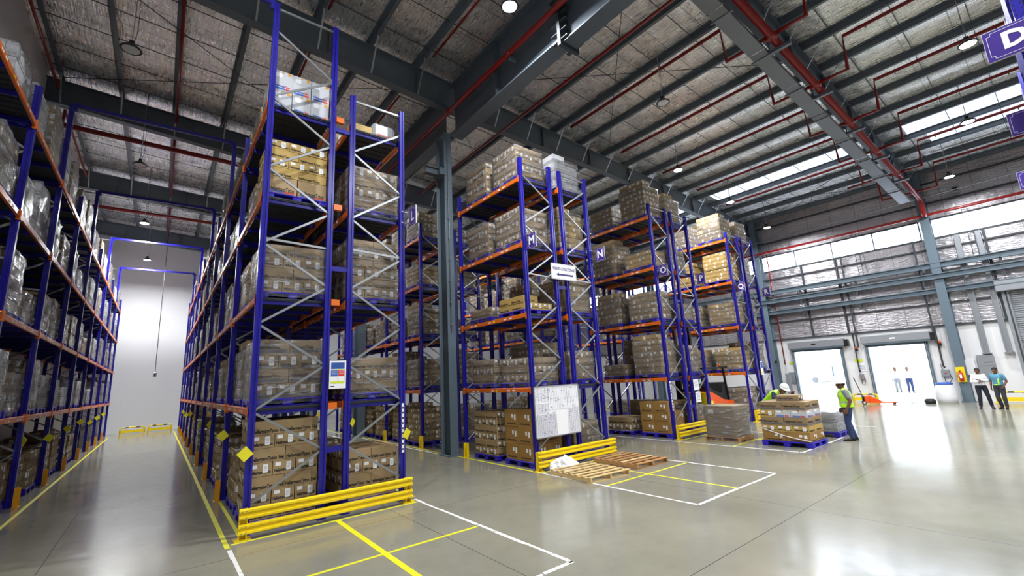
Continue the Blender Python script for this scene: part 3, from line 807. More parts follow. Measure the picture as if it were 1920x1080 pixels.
def rows_layout(rows, w, d, kinds, hs):
    """yields (kind, lx, ly, lz, x, y, z, row, index) for the cartons one can see from outside the stack"""
    z = 0
    for ri, r in enumerate(rows):
        lz = hs[ri] if isinstance(hs, (list, tuple)) else hs
        kind = kinds[ri] if isinstance(kinds, (list, tuple)) else kinds
        nx, ny = {'P': (2, 3), 'Q': (3, 2), 'B': (2, 2), 'W': (3, 2), 'H': (1, 2), 'T': (2, 2)}[r]
        ww = w if r not in ('H',) else w*.5
        for ix in range(nx):
            for iy in range(ny):
                if iy > 0 and ix > 0 and ri < len(rows)-1: continue
                if r == 'T' and ix == 1 : continue
                yield kind, ww/nx, d/ny, lz, -w/2+(ix+.5)*ww/nx, -d/2+(iy+.5)*d/ny, z, ri, ix, iy
        z += lz
def carton_load(x, y, z, w, d, rows, kinds, hs, label, film=None, mirror=False, group='shrink-wrapped carton loads'):
    t = thing('carton_load', label, 'carton load', (x, y, z), 0, group); top = 0
    for kind, lx, ly, lz, cx, cy, cz, ri, ix, iy in rows_layout(rows, w, d, kinds, hs):
        ob('carton', carton_mesh(kind, lx, ly, lz), t, (cx+R_.uniform(-.006, .006), cy+R_.uniform(-.006, .006), cz)); top = max(top, cz+lz)
    if film: ob('plastic_film', film_mesh(w, d, top, R_.randrange(3), film, .02), t)
    return t

def body_mesh(kind, w, d, h, seed):
    k = ('L', kind, round(w, 2), round(d, 2), round(h, 2), seed)
    if k in CM: return CM[k]
    rr = random.Random(seed*31+int(h*100)); row = {'stacked_kraft': .205, 'stacked_gold': .19, 'stacked_dark': .23, 'stacked_white': .3}[kind]
    n = max(2, round(h/row)); rings = []
    z = 0
    for q in range(n):
        ox, oy = rr.uniform(-.012, .012), rr.uniform(-.012, .012); z2 = z+row
        rings += [(-w/2+.012+ox, w/2-.012+ox, -d/2+.012+oy, d/2-.012+oy, z+.002), (-w/2+ox, w/2+ox, -d/2+oy, d/2+oy, z+.008), (-w/2+ox, w/2+ox, -d/2+oy, d/2+oy, z2-.006), (-w/2+.012+ox, w/2-.012+ox, -d/2+.012+oy, d/2-.012+oy, z2-.001)]
        z = z2
    if seed % 3 == 1:
        f = rr.choice((.34, .5, .66)); a = rings[-1]; xx = a[0]+(a[1]-a[0])*f
        rings += [(a[0], xx, a[2], a[3], z), (a[0], xx, a[2], a[3], z+row-.004)]
    b = MB(); uvs = []
    for r in rings:
        for px, py in ((r[0], r[2]), (r[1], r[2]), (r[1], r[3]), (r[0], r[3])): b.v.append((px, py, r[4]))
    for q in range(len(rings)-1):
        for e in range(4):
            a = q*4+e; c = q*4+(e+1) % 4; b.face((a, c, c+4, a+4), kind)
            ax = 0 if e % 2 == 0 else 1
            uvs += [(b.v[i][ax] + 5 + seed*.13, b.v[i][2]) for i in (a, c, c+4, a+4)]
    l = (len(rings)-1)*4
    b.face((l, l+1, l+2, l+3), kind); uvs += [(b.v[i][0]+5, b.v[i][1]*.5+.4) for i in (l, l+1, l+2, l+3)]
    b.face((3, 2, 1, 0), kind); uvs += [(b.v[i][0]+5, b.v[i][1]) for i in (3, 2, 1, 0)]
    me = b.mesh('carton_stack'); uv = me.uv_layers.new(name='uv')
    for i, u in enumerate(uvs): uv.data[i].uv = u
    CM[k] = me; return me
tier = ['floor tier', 'first beam tier', 'second beam tier', 'third beam tier', 'top beam tier']
bayw = ['end bay', 'second bay', 'third bay', 'fourth bay', 'fifth bay', 'sixth bay', 'seventh bay', 'eighth bay', 'ninth bay']
spotw = ['front spot', 'rear spot']
whose = {'J': 'wall-side rack', 'K': 'tallest rack', 'L': 'rack L', 'M': 'rack M', 'N': 'rack N', 'O': 'rack O', 'P': 'rack P', 'Q': 'rack Q', 'R': 'rack R'}
colw = {'stacked_kraft': 'brown cartons', 'stacked_gold': 'golden cartons', 'stacked_dark': 'dark brown cartons', 'stacked_white': 'white cartons'}
def place(key, bay, lv, spot):
    r = RK[key]; x0 = r.location.x; w = {'J': 1.2, 'K': 1.21, 'L': 1.17, 'M': 1.15, 'N': 1.13, 'O': 1.07, 'P': 1.08, 'Q': 1.05, 'R': 1.1}[key]
    ys = YF if key in 'JKL' else YG
    y = ys[bay] + (.78 if spot == 0 else 2.35)
    z = 0.0 if lv == 0 else LV[lv-1] - .01
    return x0+w/2, y, z, w
def where(key, bay, lv, spot): return '%s, %s, %s, %s' % (tier[lv], bayw[bay], spotw[spot], whose[key])
def add_load(key, bay, lv, spot, h=None, kind=None, seed=None, film=None, pallet=True, d=1.2):
    x, y, z, w = place(key, bay, lv, spot); w -= .04
    x += R_.uniform(-.03, .03); y += R_.uniform(-.05, .05)
    h = h or R_.choice((.62, .82, 1.02, 1.02, 1.23)); kind = kind or R_.choice(('stacked_kraft', 'stacked_kraft', 'stacked_dark', 'stacked_gold'))
    seed = R_.randrange(5) if seed is None else seed
    if pallet: blue_pallet(x, y, z, 'blue plastic pallet under cartons, ' + where(key, bay, lv, spot), round(w+.02, 2)); z += .154
    ws = round(w-.04, 2)
    t = tag(ob('carton_load', body_mesh(kind, ws, 1.12, h, seed), None, (x, y, z)), ('wrapped ' if film else 'stacked ') + colw[kind] + ', ' + where(key, bay, lv, spot), 'carton load', 'carton loads on the racks')
    if film: ob('plastic_film', film_mesh(ws, 1.12, h, seed % 3, film, .045 if film == 'thick_film' else .025), t)
    return t
# --- the end loads that show their cartons one by one
def near(key, lv, spot, rows, kinds, hs, film, pallet=True, what='printed brown cartons'):
    x, y, z, w = place(key, 0, lv, spot)
    if pallet: blue_pallet(x, y, z, 'blue plastic pallet under cartons, ' + where(key, 0, lv, spot), round(w-.02, 2)); z += .154
    return carton_load(x, y, z+.001, w-.07, 1.16, rows, kinds, hs, ('wrapped ' if film else 'stacked ') + what + ', ' + where(key, 0, lv, spot), film)
crow = ['bottom', 'second', 'third', 'fourth', 'fifth', 'sixth', 'seventh', 'eighth']
def loose(key, spot, rows, kinds, hs, what, place_s, pal=True):
    """individual cartons standing on a ground pallet, each one its own object"""
    x, y, z, w = place(key, 0, 0, spot)
    blue_pallet(x, y, 0, 'blue plastic pallet on the floor under %s' % place_s, round(w-.02, 2)); z = .155
    for kind, lx, ly, lz, cx, cy, cz, ri, ix, iy in rows_layout(rows, w-.07, 1.16, kinds, hs):
        nx = {'P': 2, 'Q': 3, 'B': 2, 'H': 1, 'T': 2}[rows[ri]]
        px_ = {1: ['sole'], 2: ['aisle-side', 'inner'], 3: ['aisle-side', 'middle', 'inner']}[nx][ix]
        py_ = ['facing out', 'one behind', 'two behind'][iy]
        tag(ob('cardboard_carton', carton_mesh(kind, lx, ly, lz), None, (x+cx+R_.uniform(-.008, .008), y+cy+R_.uniform(-.006, .006), z+cz)),
            '%s, %s course, %s, %s, %s' % (what, crow[ri], px_, py_, place_s), 'carton', 'cartons on ' + place_s)
loose('K', 0, 'PQPQPQP', 'kraft', .238, 'printed brown carton', 'tallest rack floor pallet')
loose('L', 0, 'QPQP', 'kraft', .238, 'printed brown carton', 'rack L floor pallet')
loose('M', 0, 'BBT', 'plain', .44, 'large golden carton', 'rack M front floor pallet')
loose('M', 1, 'PQPQPQ', 'kraft', .205, 'printed brown carton', 'rack M rear floor pallet')
near('K', 1, 0, 'QPQP', 'band', .27, 'thin_film')
near('K', 2, 0, 'QPQP', 'kraft', .235, 'thin_film')
near('K', 3, 0, 'BPQPQ', ['large', 'gold', 'gold', 'gold', 'gold'], [.36, .2, .2, .2, .2], None, what='golden and brown cartons')
near('K', 4, 0, 'WW', 'white', .46, None, pallet=False, what='white cartons with blue-red stripes')
near('L', 1, 0, 'PQP', 'kraft', .24, 'thin_film')
near('L', 2, 0, 'QPQPQP', 'kraft', .215, 'thin_film')
near('L', 3, 0, 'PQPQ', 'kraft', .25, 'thin_film')
near('L', 4, 0, 'H', 'gold', .24, None, pallet=False, what='single golden carton pair')
near('M', 1, 0, 'PQP', 'kraft', .22, 'thin_film'); near('M', 1, 1, 'QPQ', 'kraft', .24, 'thin_film')
near('M', 2, 0, 'QT', 'gold', .2, None, what='low golden cartons'); near('M', 2, 1, 'Q', 'kraft', .3, 'thin_film')
near('M', 3, 0, 'PQPQP', 'kraft', .2, 'thin_film'); near('M', 3, 1, 'QPQPQ', 'kraft', .2, 'thin_film')
near('M', 4, 0, 'PQPQP', 'kraft', .2, 'thin_film'); near('M', 4, 1, 'QPQPQ', 'kraft', .22, 'thin_film')
# white soft bag-like pack on the top of rack L
b = MB(); b.box(3.5, 4.05, 9.35, 9.75, 8.13, 8.5, 'white_carton', .06); write(b, 'HellermannTyton', '-Y', (3.8, 9.346, 8.2), .1, 'ink_red', .4)
tag(b.build('soft_pack'), 'soft white pack on top beam tier of rack L', 'package')
# --- the rest of the tiers
for lv in range(5):
    for bay in range(9):
        for sp in (0, 1):
            if not (bay == 0 and sp == 0):
                add_load('K', bay, lv, sp, film='thick_film' if lv else ('thick_film' if bay > 1 and R_.random() < .5 else None))
            if bay > 0 or sp == 1:
                w_ = lv == 4
                k = R_.choice(('stacked_kraft', 'stacked_dark', 'stacked_white')) if not w_ else R_.choice(('stacked_white', 'stacked_white', 'stacked_kraft'))
                if lv == 0 and bay > 4: continue
                add_load('J', bay, lv, sp, kind=k if lv else 'stacked_dark', film='thick_film' if lv else None)
for lv in range(5):
    for bay, sp in ((0, 1), (1, 0), (1, 1), (2, 0), (2, 1)):
        if lv == 4 and bay == 0: add_load('L', bay, lv, sp, h=.62, film='thin_film'); continue
        add_load('L', bay, lv, sp, h=None if lv else .82, film='thin_film' if lv else None)
HN = {('N', 0): .82, ('N', 4): 1.02, ('N', 3): 1.23, ('N', 2): 1.02, ('N', 1): .82}
for lv in range(5):
    for sp in (0, 1):
        add_load('N', 0, lv, sp, h=HN[('N', lv)] if sp == 0 else None, kind='stacked_white' if (lv == 4 and sp == 0) else ('stacked_gold' if lv == 3 else 'stacked_kraft'), film='thick_film' if lv == 4 else 'thin_film')
    for bay in (2, 3, 4):
        for sp in (0, 1):
            if bay < 4 or lv < 4: add_load('M', bay, lv, sp, h=(1.23, 1.02, 1.02, .82, .82)[lv] if sp == 0 else (1.02, 1.23, .82, 1.02, .82)[lv], film='thin_film' if lv else None, kind='stacked_kraft' if lv != 3 else 'stacked_gold')
    for sp in (0, 1):
        hh = {('O', 0): (.82, .42), ('O', 1): (1.23, .42), ('O', 2): (1.02, 1.02), ('O', 3): (.62, 1.23), ('O', 4): (1.23, .82)}[('O', lv)][sp]
        if lv: add_load('O', 0, lv, sp, h=hh, kind='stacked_gold' if (lv == 3 and sp == 0) else 'stacked_kraft', film='thin_film')
        add_load('P', 0, lv, sp, film='thick_film' if lv > 1 else 'thin_film', kind='stacked_kraft')
        add_load('Q', 0, lv, sp, h=(1.23, .82, 1.02, 1.23, 1.02)[lv], kind='stacked_gold' if lv in (1, 2, 3) else 'stacked_kraft', film=None if lv == 3 else 'thin_film')
        add_load('R', 0, lv, sp, film='thick_film', kind='stacked_kraft')
    for bay in (2, 3):
        for sp in (0, 1):
            if bay == 2 or lv < 4: add_load('O', bay, lv, sp, film='thin_film', kind='stacked_kraft')
    for sp in (0,): add_load('N', 2, lv, sp, film='thin_film', kind='stacked_kraft'); add_load('Q', 2, lv, sp, film='thin_film', kind='stacked_kraft')
loose('O', 0, 'BBT', 'plain', .36, 'golden carton', 'rack O front floor pallet')
loose('O', 1, 'PQ', 'kraft', .24, 'printed brown carton', 'rack O rear floor pallet')

# ================================================================== LAMPS
def lamp(x, y, z, on, label, power=None):
    t = thing('high_bay_lamp', label, 'ceiling lamp', (x, y, z), 0, None)
    b = MB(); b.lathe([(.05, .16), (.09, .14), (.16, .06), (.215, .03), (.23, .0), (.215, -.012), (.19, -.012), (.19, .0)], 'black_steel', 24); b.build('housing', t)
    b = MB(); b.lathe([(.175, -.014), (.18, -.008), (.18, .0), (.16, .004)], 'lamp_glass' if on else 'lamp_glass_off', 24); b.build('lens', t)
    b = MB(); b.tube([(0, 0, .15), (0, 0, roof(x)-z-.02)], .012, 'galvanised', 6); b.build('hanger', t)
    b = MB(); b.box(-.05, .05, -.05, .05, .16, .24, 'black_steel'); b.tube([(.04, 0, .2), (.09, 0, .6), (.02, 0, roof(x)-z-.05)], .007, 'black_rubber', 5); b.build('driver_box', t)
    if on:
        ld = bpy.data.lights.new('lamp_light', 'AREA'); ld.shape = 'DISK'; ld.size = .34; ld.energy = power or LAMP_W; ld.color = (.965, .985, 1.0)
        ld.spread = math.radians(170)
        l = bpy.data.objects.new('lamp_light', ld); col.objects.link(l); l.parent = t; l.location = (0, 0, -.03)
lamp(-1.25, 13.4, 11.0, False, 'unlit black round pendant lamp, foremost over the dim aisle')
lamp(-1.25, 20.7, 11.0, False, 'unlit black round pendant lamp, second over the dim aisle')
lamp(-1.25, 28.1, 11.0, True, 'lit round pendant lamp over the dim aisle, before the rear portals', LAMP_W*1.1)
lamp(-1.25, 36.0, 11.0, True, 'lit round pendant lamp against the white end wall of the dim aisle', LAMP_W*1.5)
lamp(6.24, 7.33, 11.6, True, 'brightest lit lamp, beside the deep grey girder above the tall rack')
lamp(12.75, 7.23, 11.26, False, 'unlit black ring lamp hanging between red pipes over the cross aisle')
lamp(17.8, 9.8, 11.2, True, 'lit pendant lamp above the rack signed N')
lamp(23.2, 10.1, 10.9, True, 'lit pendant lamp above the rack signed P')
lamp(28.8, 10.6, 10.6, True, 'lit pendant lamp above the rack signed R, near the dock wall', LAMP_W*.6)
lamp(17.8, .41, 11.2, True, 'lit lamp just beside the hanging sign D')
lamp(23.2, 1.08, 10.9, True, 'lit lamp just beside the hanging sign E')
lamp(28.7, 2.38, 10.6, True, 'lit lamp nearest the upper cladding above the dock windows', LAMP_W*.55)
EXL = {(6.2, -.8): 'added fill lamp overhead beyond the upper frame edge, over the cross aisle', (0.0, 5.6): 'added fill lamp overhead in front of the tall rack', 
       (12.7, -.6): 'added fill lamp over the racks behind sign D', (23.0, -7): 'added fill lamp over the racks behind sign E', (6.0, 21): 'added fill lamp behind the girder, over the aisle between racks L and M',
       (12.4, 21): 'added fill lamp over the aisle between racks N and O', (18.2, 20): 'added fill lamp over the aisle between racks P and Q', (6.0, 31): 'added fill lamp at the far end of the aisle beside rack L', (12, -9): 'added fill lamp behind the camera on the dock side'}
for (x, y) in ((6.2, -.8), (0.0, 5.6), (12.7, -.6), (23.0, -7), (6.0, 21), (12.4, 21), (18.2, 20), (6.0, 31), (12, -9)):  # added unseen fill lamps, brightening the rack fronts and far aisles
    on = True
    lamp(x, y, roof(x)-2.2, on, EXL[(x, y)], LAMP_W*(.75 if y > 15 else .55 if x < 1 else 1.0))

# ================================================================== PIPES, TRAY
def pipe(pts, r, label, mt='pipe_red', heads=(), joints=()):
    b = MB(); b.tube(pts, r, mt, 10)
    for j in joints:
        j = Vector(j); b.lathe([(r*1.0, -r*.9), (r*1.35, -r*.7), (r*1.35, r*.7), (r*1.0, r*.9)], mt, 10, j)
    t = thing('sprinkler_pipe', label, 'pipe', (0, 0, 0))
    b.build('pipe_run', t)
    if heads:
        for h in heads[:12]:
            hb = MB(); hb.tube([(h[0], h[1], h[2]+r*.6), (h[0], h[1], h[2]-.1)], .02, mt, 6); hb.lathe([(.012, -.02), (.03, -.012), (.03, 0), (.012, .01)], 'galvanised', 8, (h[0], h[1], h[2]-.11)); hb.build('sprinkler_head', t)
    return t
zm = lambda x: 12.45-.062*x      # main
MY = 3.85
pipe([(8.4, MY, zm(8.4)), (30.7, MY, zm(30.7)), (30.95, MY, zm(30.9)-.12), (31.0, MY, 9.9), (31.1, MY, 9.68), (31.3, MY, 9.64)], .115, 'thick red main pipe running beside the galvanised tray', joints=[(x, MY, zm(x)) for x in (13.12, 16.5, 19.88, 23.2, 26.5)])
nm = {6.45: 'second', 9.8: 'third', 13.12: 'fourth', 16.5: 'fifth', 19.88: 'sixth', 23.2: 'seventh', 26.5: 'eighth', 29.8: 'last'}
for x, w in nm.items():
    zl = roof(x)-.42; z0 = zm(x)+.02
    if x == 6.45:
        pipe([(x, 3.0, zl), (x, 11.75, zl)], .036, 'thin red branch pipe ending beside the first braces of the near rafter'); continue
    yl = 12.2
    if x > 12:
        pipe([(x, MY+.1, z0), (x, 5.15, z0), (x, 5.2, zl), (x, 11.8 if x < 29 else 6.5, zl)], .06, 'red sprinkler branch on the rack side of the main, %s purlin run' % w, heads=[(x, y, zl) for y in (5.8, 8.3, 10.9)])
        pipe([(x, MY-.1, z0), (x, 2.95, z0), (x, 2.9, zl), (x, -4.3, zl)], .06, 'red sprinkler branch on the dock side of the main, %s purlin run' % w, heads=[(x, y, zl) for y in (2.3, -.2)])
pipe([(9.95, -4, 12.0), (9.95, 20.0, 12.0)], .05, 'bright red pipe running beside the deep girder, thinner of the two', joints=[(9.95, 9, 12.0), (9.95, 13.5, 12.0)])
pipe([(7.35, -4, 11.75), (7.35, 22, 11.75)], .085, 'thick dark red pipe fixed along the deep grey girder', joints=[(7.35, 8.8, 11.75), (7.35, 12.3, 11.75)])
b = MB(); b.box(7.36, 7.62, 8.75, 8.87, 11.58, 11.66, 'steel_grey'); struct('girder_bracket_beam', b)
pipe([(-3.7, 22.0, 12.55), (7.5, 22.0, 12.4)], .1, 'dark red pipe crossing the dim aisle behind the first portal')
pipe([(-3.7, 31.0, 12.5), (7.5, 31.0, 12.4)], .09, 'dark red pipe crossing the dim aisle behind the second portal')
pipe([(-.32, 13.3, 13.3), (-.32, 21.1, 13.3)], .045, 'red branch pipe along the purlin over the dim aisle')
pipe([(-.32, 22.1, 12.7), (-.32, 22.2, 13.2), (-.32, 29.6, 13.2)], .045, 'red branch pipe over the dim aisle between the two crossing pipes')
pipe([(-.32, 31.1, 12.6), (-.32, 31.2, 13.2), (-.32, 38.3, 13.2)], .045, 'red branch pipe over the dim aisle nearest the white end wall')
pipe([(-3.75, 13.3, 13.5), (-3.75, 21.1, 13.5)], .045, 'red pipe along the top of the white side wall')
pipe([(-3.7, 22.2, 12.6), (-3.7, 22.3, 13.3), (-3.7, 29, 13.3)], .045, 'red pipe high on the side wall behind the first rafter')
pipe([(3.05, 4.6, 13.3), (3.05, 11.8, 13.3)], .04, 'red pipe under the roof left of the tall rack top'); pipe([(3.05, 14, 13.3), (3.05, 20, 13.3)], .04, 'red branch pipe behind the tall rack, beyond the near rafter')
pipe([(6.3, 14.2, 13.05), (6.3, 20.5, 13.05)], .04, 'red branch pipe behind the rack L top, beyond the near rafter')
pipe([(31.3, -14, 9.64), (31.3, 21, 9.64)], .075, 'long red pipe across the dock wall above the bright windows', joints=[(31.3, y, 9.64) for y in (1.5, 4.7, 7.9, 11.0)])
pipe([(31.7, 12.0, 9.6), (31.7, 12.0, 2.25)], .035, 'thin red drop pipe beside the dock wall column')
for (a, c, lb) in (((10.5, 12.6, 12.35), (31.2, 12.6, 11.0), None),): pass
b = MB(); b.tube([(30.9, -10, 10.75), (30.9, 12.4, 10.35)], .025, 'galvanised', 6)
tag(b.build('conduit_pipe'), 'thin galvanised conduit under the roof in front of the upper cladding', 'conduit')
# galvanised cable tray
t = thing('cable_tray', 'perforated galvanised cable tray hung along the red main pipe', 'cable tray'); TY = 4.3
zt = lambda x: 12.3-.07*x
x = 8.35; k = 0
while x < 29:
    b = MB(); x2 = x+2.36
    for (ya, yb, z0_, z1_) in ((TY-.22, TY+.22, 0, .006), (TY-.22, TY-.214, 0, .1), (TY+.214, TY+.22, 0, .1)):
        i = len(b.v)
        for xx in (x, x2):
            for (yy, zz) in ((ya, z0_), (yb, z0_), (yb, z1_), (ya, z1_)): b.v.append((xx, yy, zt(xx)+zz))
        for q in ((3, 2, 1, 0), (4, 5, 6, 7), (0, 1, 5, 4), (1, 2, 6, 5), (2, 3, 7, 6), (3, 0, 4, 7)): b.face([i+kk for kk in q], 'tray_steel')
    b.build('tray_section', t)
    b = MB(); b.box(x+.3, x+.34, TY-.3, TY+.3, zt(x)-.05, zt(x)-.008, 'tray_steel')
    for s in (-.27, .27): b.tube([(x+.32, TY+s, zt(x)-.03), (x+.32, TY+s, roof(x)-.05)], .006, 'tray_steel', 5)
    b.build('tray_hanger', t); x += 2.4
for x in (13.12, 16.5, 19.88, 23.2, 26.5):
    b = MB(); b.box(x+.3, x+.42, MY-.35, MY+.3, zm(x)-.31, zm(x)-.22, 'steel_grey'); b.box(x+.34, x+.38, MY+.2, MY+.24, zm(x)-.22, roof(x)-.9, 'steel_grey'); struct('pipe_bracket_beam', b)

# ================================================================== SIGNS
def row_sign(ch, x, y, z, label, w=.36, h=.44, dx=0, dy=.2):
    """double-sided plate standing out from the rack end, across the view along the aisle"""
    t = thing('row_sign', label, 'sign', (x, y, z))
    b = MB(); b.box(-.008, .008, -w/2, w/2, -h/2, h/2, 'sign_white'); b.build('backing_plate', t)
    b = MB()
    for s in (-1, 1):
        b.box(min(s*.008, s*.011), max(s*.008, s*.011), -w/2+.004, w/2-.004, -h/2+.004, h/2-.004, 'sign_purple')
        c = .035; m_ = .035
        P = [(-w/2+m_+c, -h/2+m_), (w/2-m_-c, -h/2+m_), (w/2-m_-c, -h/2+m_+c), (w/2-m_, -h/2+m_+c), (w/2-m_, h/2-m_-c), (w/2-m_-c, h/2-m_-c), (w/2-m_-c, h/2-m_), (-w/2+m_+c, h/2-m_), (-w/2+m_+c, h/2-m_-c), (-w/2+m_, h/2-m_-c), (-w/2+m_, -h/2+m_+c), (-w/2+m_+c, -h/2+m_+c)]
        for k in range(len(P)):
            (a1, b1), (a2, b2) = P[k], P[(k+1) % len(P)]
            b.box(min(s*.011, s*.013), max(s*.011, s*.013), min(a1, a2)-.002, max(a1, a2)+.002, min(b1, b2)-.002, max(b1, b2)+.002, 'sign_white')
    b.build('purple_panel', t)
    for zz in (-h*.3, h*.3):
        b = MB(); b.box(-.006, .006, w/2-.02, w/2-.18+dy if dy > .2 else dy, zz-.012, zz+.012, 'galvanised')
        if dx: b.box(min(0, dx), max(0, dx), dy-.03, dy-.018, zz-.012, zz+.012, 'galvanised')
        b.build('mounting_bracket', t)
    b = MB(); write(b, ch, '-X', (-.014, 0, 0), h*.72, 'sign_white', None, .012); write(b, ch, '+X', (.014, 0, 0), h*.72, 'sign_white', None, .012); b.build('letter', t)
    return t
row_sign('L', 4.32, 8.98, 6.15, 'purple sign reading L on the end upright behind the tallest rack', dx=-.2)
row_sign('M', 7.95, 8.98, 6.12, 'purple sign reading M above the notice board')
row_sign('N', 10.85, 8.98, 6.1, 'purple sign reading N on the rack end past the notice board', dx=-.28)
row_sign('O', 14.32, 8.98, 5.95, 'purple sign reading O on the rack end upright')
row_sign('P', 16.95, 8.98, 5.9, 'purple sign reading P, with the orange forklift mast below it', dx=-.3)
row_sign('Q', 20.35, 8.98, 5.85, 'purple sign reading Q')
row_sign('R', 22.96, 8.98, 5.8, 'purple sign reading R near the dock wall corner', dx=-.38)
row_sign('D', 8.03, -.2, 6.18, 'large purple sign reading D at the upper edge', .52, .42)
row_sign('E', 11.17, -.19, 6.16, 'purple sign reading E below the sign D', .52, .42)
row_sign('F', 15.14, -.06, 6.16, 'purple sign cut by the frame edge, lowest of the three by the window', .52, .42)
# racks whose ends show at the frame edge under signs D, E
for i_, (x, lb) in enumerate(((8.3, 'blue rack uprights behind the sign D'), (11.45, 'blue rack uprights behind the sign E'), (15.42, 'blue rack uprights behind the lowest purple sign'))):
    t = thing('pallet_rack', lb, 'pallet rack', (x, -.3, 0))
    for yy in (0, -3.3):
        for xx in (0, 1.15): ob('upright', post(8.8 if i_ else 10.4), t, (xx, yy, 0))
        for p, q in nodes(8.8, 1.15, False)[:-1]: ob('brace', brace_mesh(p, q), t, (0, yy, 0))
    for z in LV:
        for xx in (-.035, 1.185):
            ob('beam', beam_mesh(3.3, -1 if xx < 0 else 1), t, (xx, -3.3, z))
        ob('deck', all_sup_deck(1.15, 3.3), t, (0, -3.3, z))
# finished goods sign
t = thing('direction_sign', 'white sign reading FINISHED GOODS STORAGE with a blue arrow', 'sign', (9.25, 9.1, 5.36))
b = MB(); b.box(-.51, .51, -.012, .012, -.24, .24, 'sign_white', .004)
for (a, c, d, e) in ((-.49, .49, -.225, -.219), (-.49, .49, .219, .225), (-.49, -.484, -.225, .225), (.484, .49, -.225, .225)): b.box(a, c, -.0135, -.012, d, e, 'ink_violet')
b.build('panel', t)
b = MB(); write(b, 'FINISHED GOODS STORAGE', '-Y', (0, -.014, .08), .13, 'ink_violet', .9, .004); b.build('lettering', t)
b = MB(); b.prism([(-.34, -.09), (-.22, -.035), (-.22, -.062), (.38, -.062), (.38, -.118), (-.22, -.118), (-.22, -.145)], -.0145, -.012, 'ink_violet', 'y'); b.build('arrow', t)
# big notice board
t = thing('notice_board', 'large white board of printed tables fixed across the rack end signed M', 'notice board', (8.55, 9.02, 1.44), 0)
t.rotation_euler = (math.radians(0), 0, 0)
W, H = .84, .66
b = MB(); b.box(-W, W, .0, .015, -H, H, 'sign_white'); b.build('board', t)
b = MB()
for (a, c, d, e) in ((-W, W, -H, -H+.025), (-W, W, H-.025, H), (-W, -W+.025, -H, H), (W-.025, W, -H, H)): b.box(a, c, -.012, .02, d, e, 'shutter_grey')
b.build('board_frame', t)
b = MB()
def grid(x0, x1, z0, z1, nx, nz, mt='ink_violet', w=.0022):
    for k in range(nx+1):
        x = x0+(x1-x0)*k/nx; b.box(x-w/2, x+w/2, -.003, -.001, z0, z1, mt)
    for k in range(nz+1):
        z = z0+(z1-z0)*k/nz; b.box(x0, x1, -.003, -.001, z-w/2, z+w/2, mt)
grid(-.8, -.34, .26, .62, 4, 10); grid(-.8, -.34, -.04, .2, 4, 9); grid(-.33, .36, .02, .6, 11, 2); grid(.37, .8, .02, .6, 7, 2)
grid(-.8, -.44, -.62, -.08, 6, 26); grid(-.42, -.08, -.62, -.08, 6, 26); grid(.36, .8, -.62, .0, 7, 20)
rr = random.Random(3)
for k in range(90):
    x = rr.uniform(-.78, .7); z = rr.uniform(-.6, .58)
    if -.05 < x < .33 and z < .0: continue
    b.box(x, x+rr.uniform(.02, .06), -.004, -.002, z, z+.008, 'ink_violet')
b.build('printed_tables', t)
# coloured poster between the uprights
t = thing('instruction_poster', 'portrait poster with blue, red and lime blocks on the tallest rack', 'poster', (2.76, 9.12, 2.6))
b = MB(); b.box(-.16, .16, 0, .006, -.27, .27, 'sign_white'); b.build('sheet', t)
b = MB()
for (x0, x1, z0, z1, c) in ((-.13, .13, .11, .235, 'ink_blue'), (-.13, -.005, -.03, .09, 'ink_blue'), (.005, .13, -.03, .09, 'ink_red'), (-.13, .13, -.17, -.13, 'sign_lime'), (-.13, .13, .096, .104, 'sign_lime'), (.005, .009, -.12, -.03, 'ink_red'), (.126, .13, -.12, -.03, 'ink_red')):
    b.box(x0, x1, -.002, 0, z0, z1, c)
for z in (.21, .185, .16, .135): b.box(-.1, .1, -.003, -.002, z-.003, z+.003, 'ink_black')
for z in (.07, .05, .03, .01): b.box(.02, .115, -.003, -.002, z-.002, z+.002, 'sign_white'); b.box(-.115, -.02, -.003, -.002, z-.002, z+.002, 'sign_white')
b.box(-.13, -.06, -.003, -.001, -.23, -.215, 'ink_black')
b.build('printed_blocks', t)
for (x, z, lb) in ((15.75, 1.75, 'upper small white notice on the rack signed P uprights'), (15.8, 1.3, 'lower small white notice on the rack signed P uprights')):
    b = MB(); b.box(x-.17, x+.17, 9.1, 9.11, z-.19, z+.19, 'sign_white')
    for k in range(6): b.box(x-.12, x+.12, 9.097, 9.1, z+.13-.045*k, z+.14-.045*k, 'ink_grey')
    tag(b.build('paper_notice'), lb, 'notice')
b = MB(); b.box(21.4, 21.64, 9.13, 9.145, 1.9, 2.5, 'sign_white'); b.box(21.42, 21.62, 9.125, 9.13, 2.2, 2.46, 'ink_blue'); b.box(21.42, 21.62, 9.125, 9.13, 1.98, 2.05, 'sign_lime')
tag(b.build('paper_notice'), 'small blue-topped poster on the rack nearest the dock wall', 'notice')

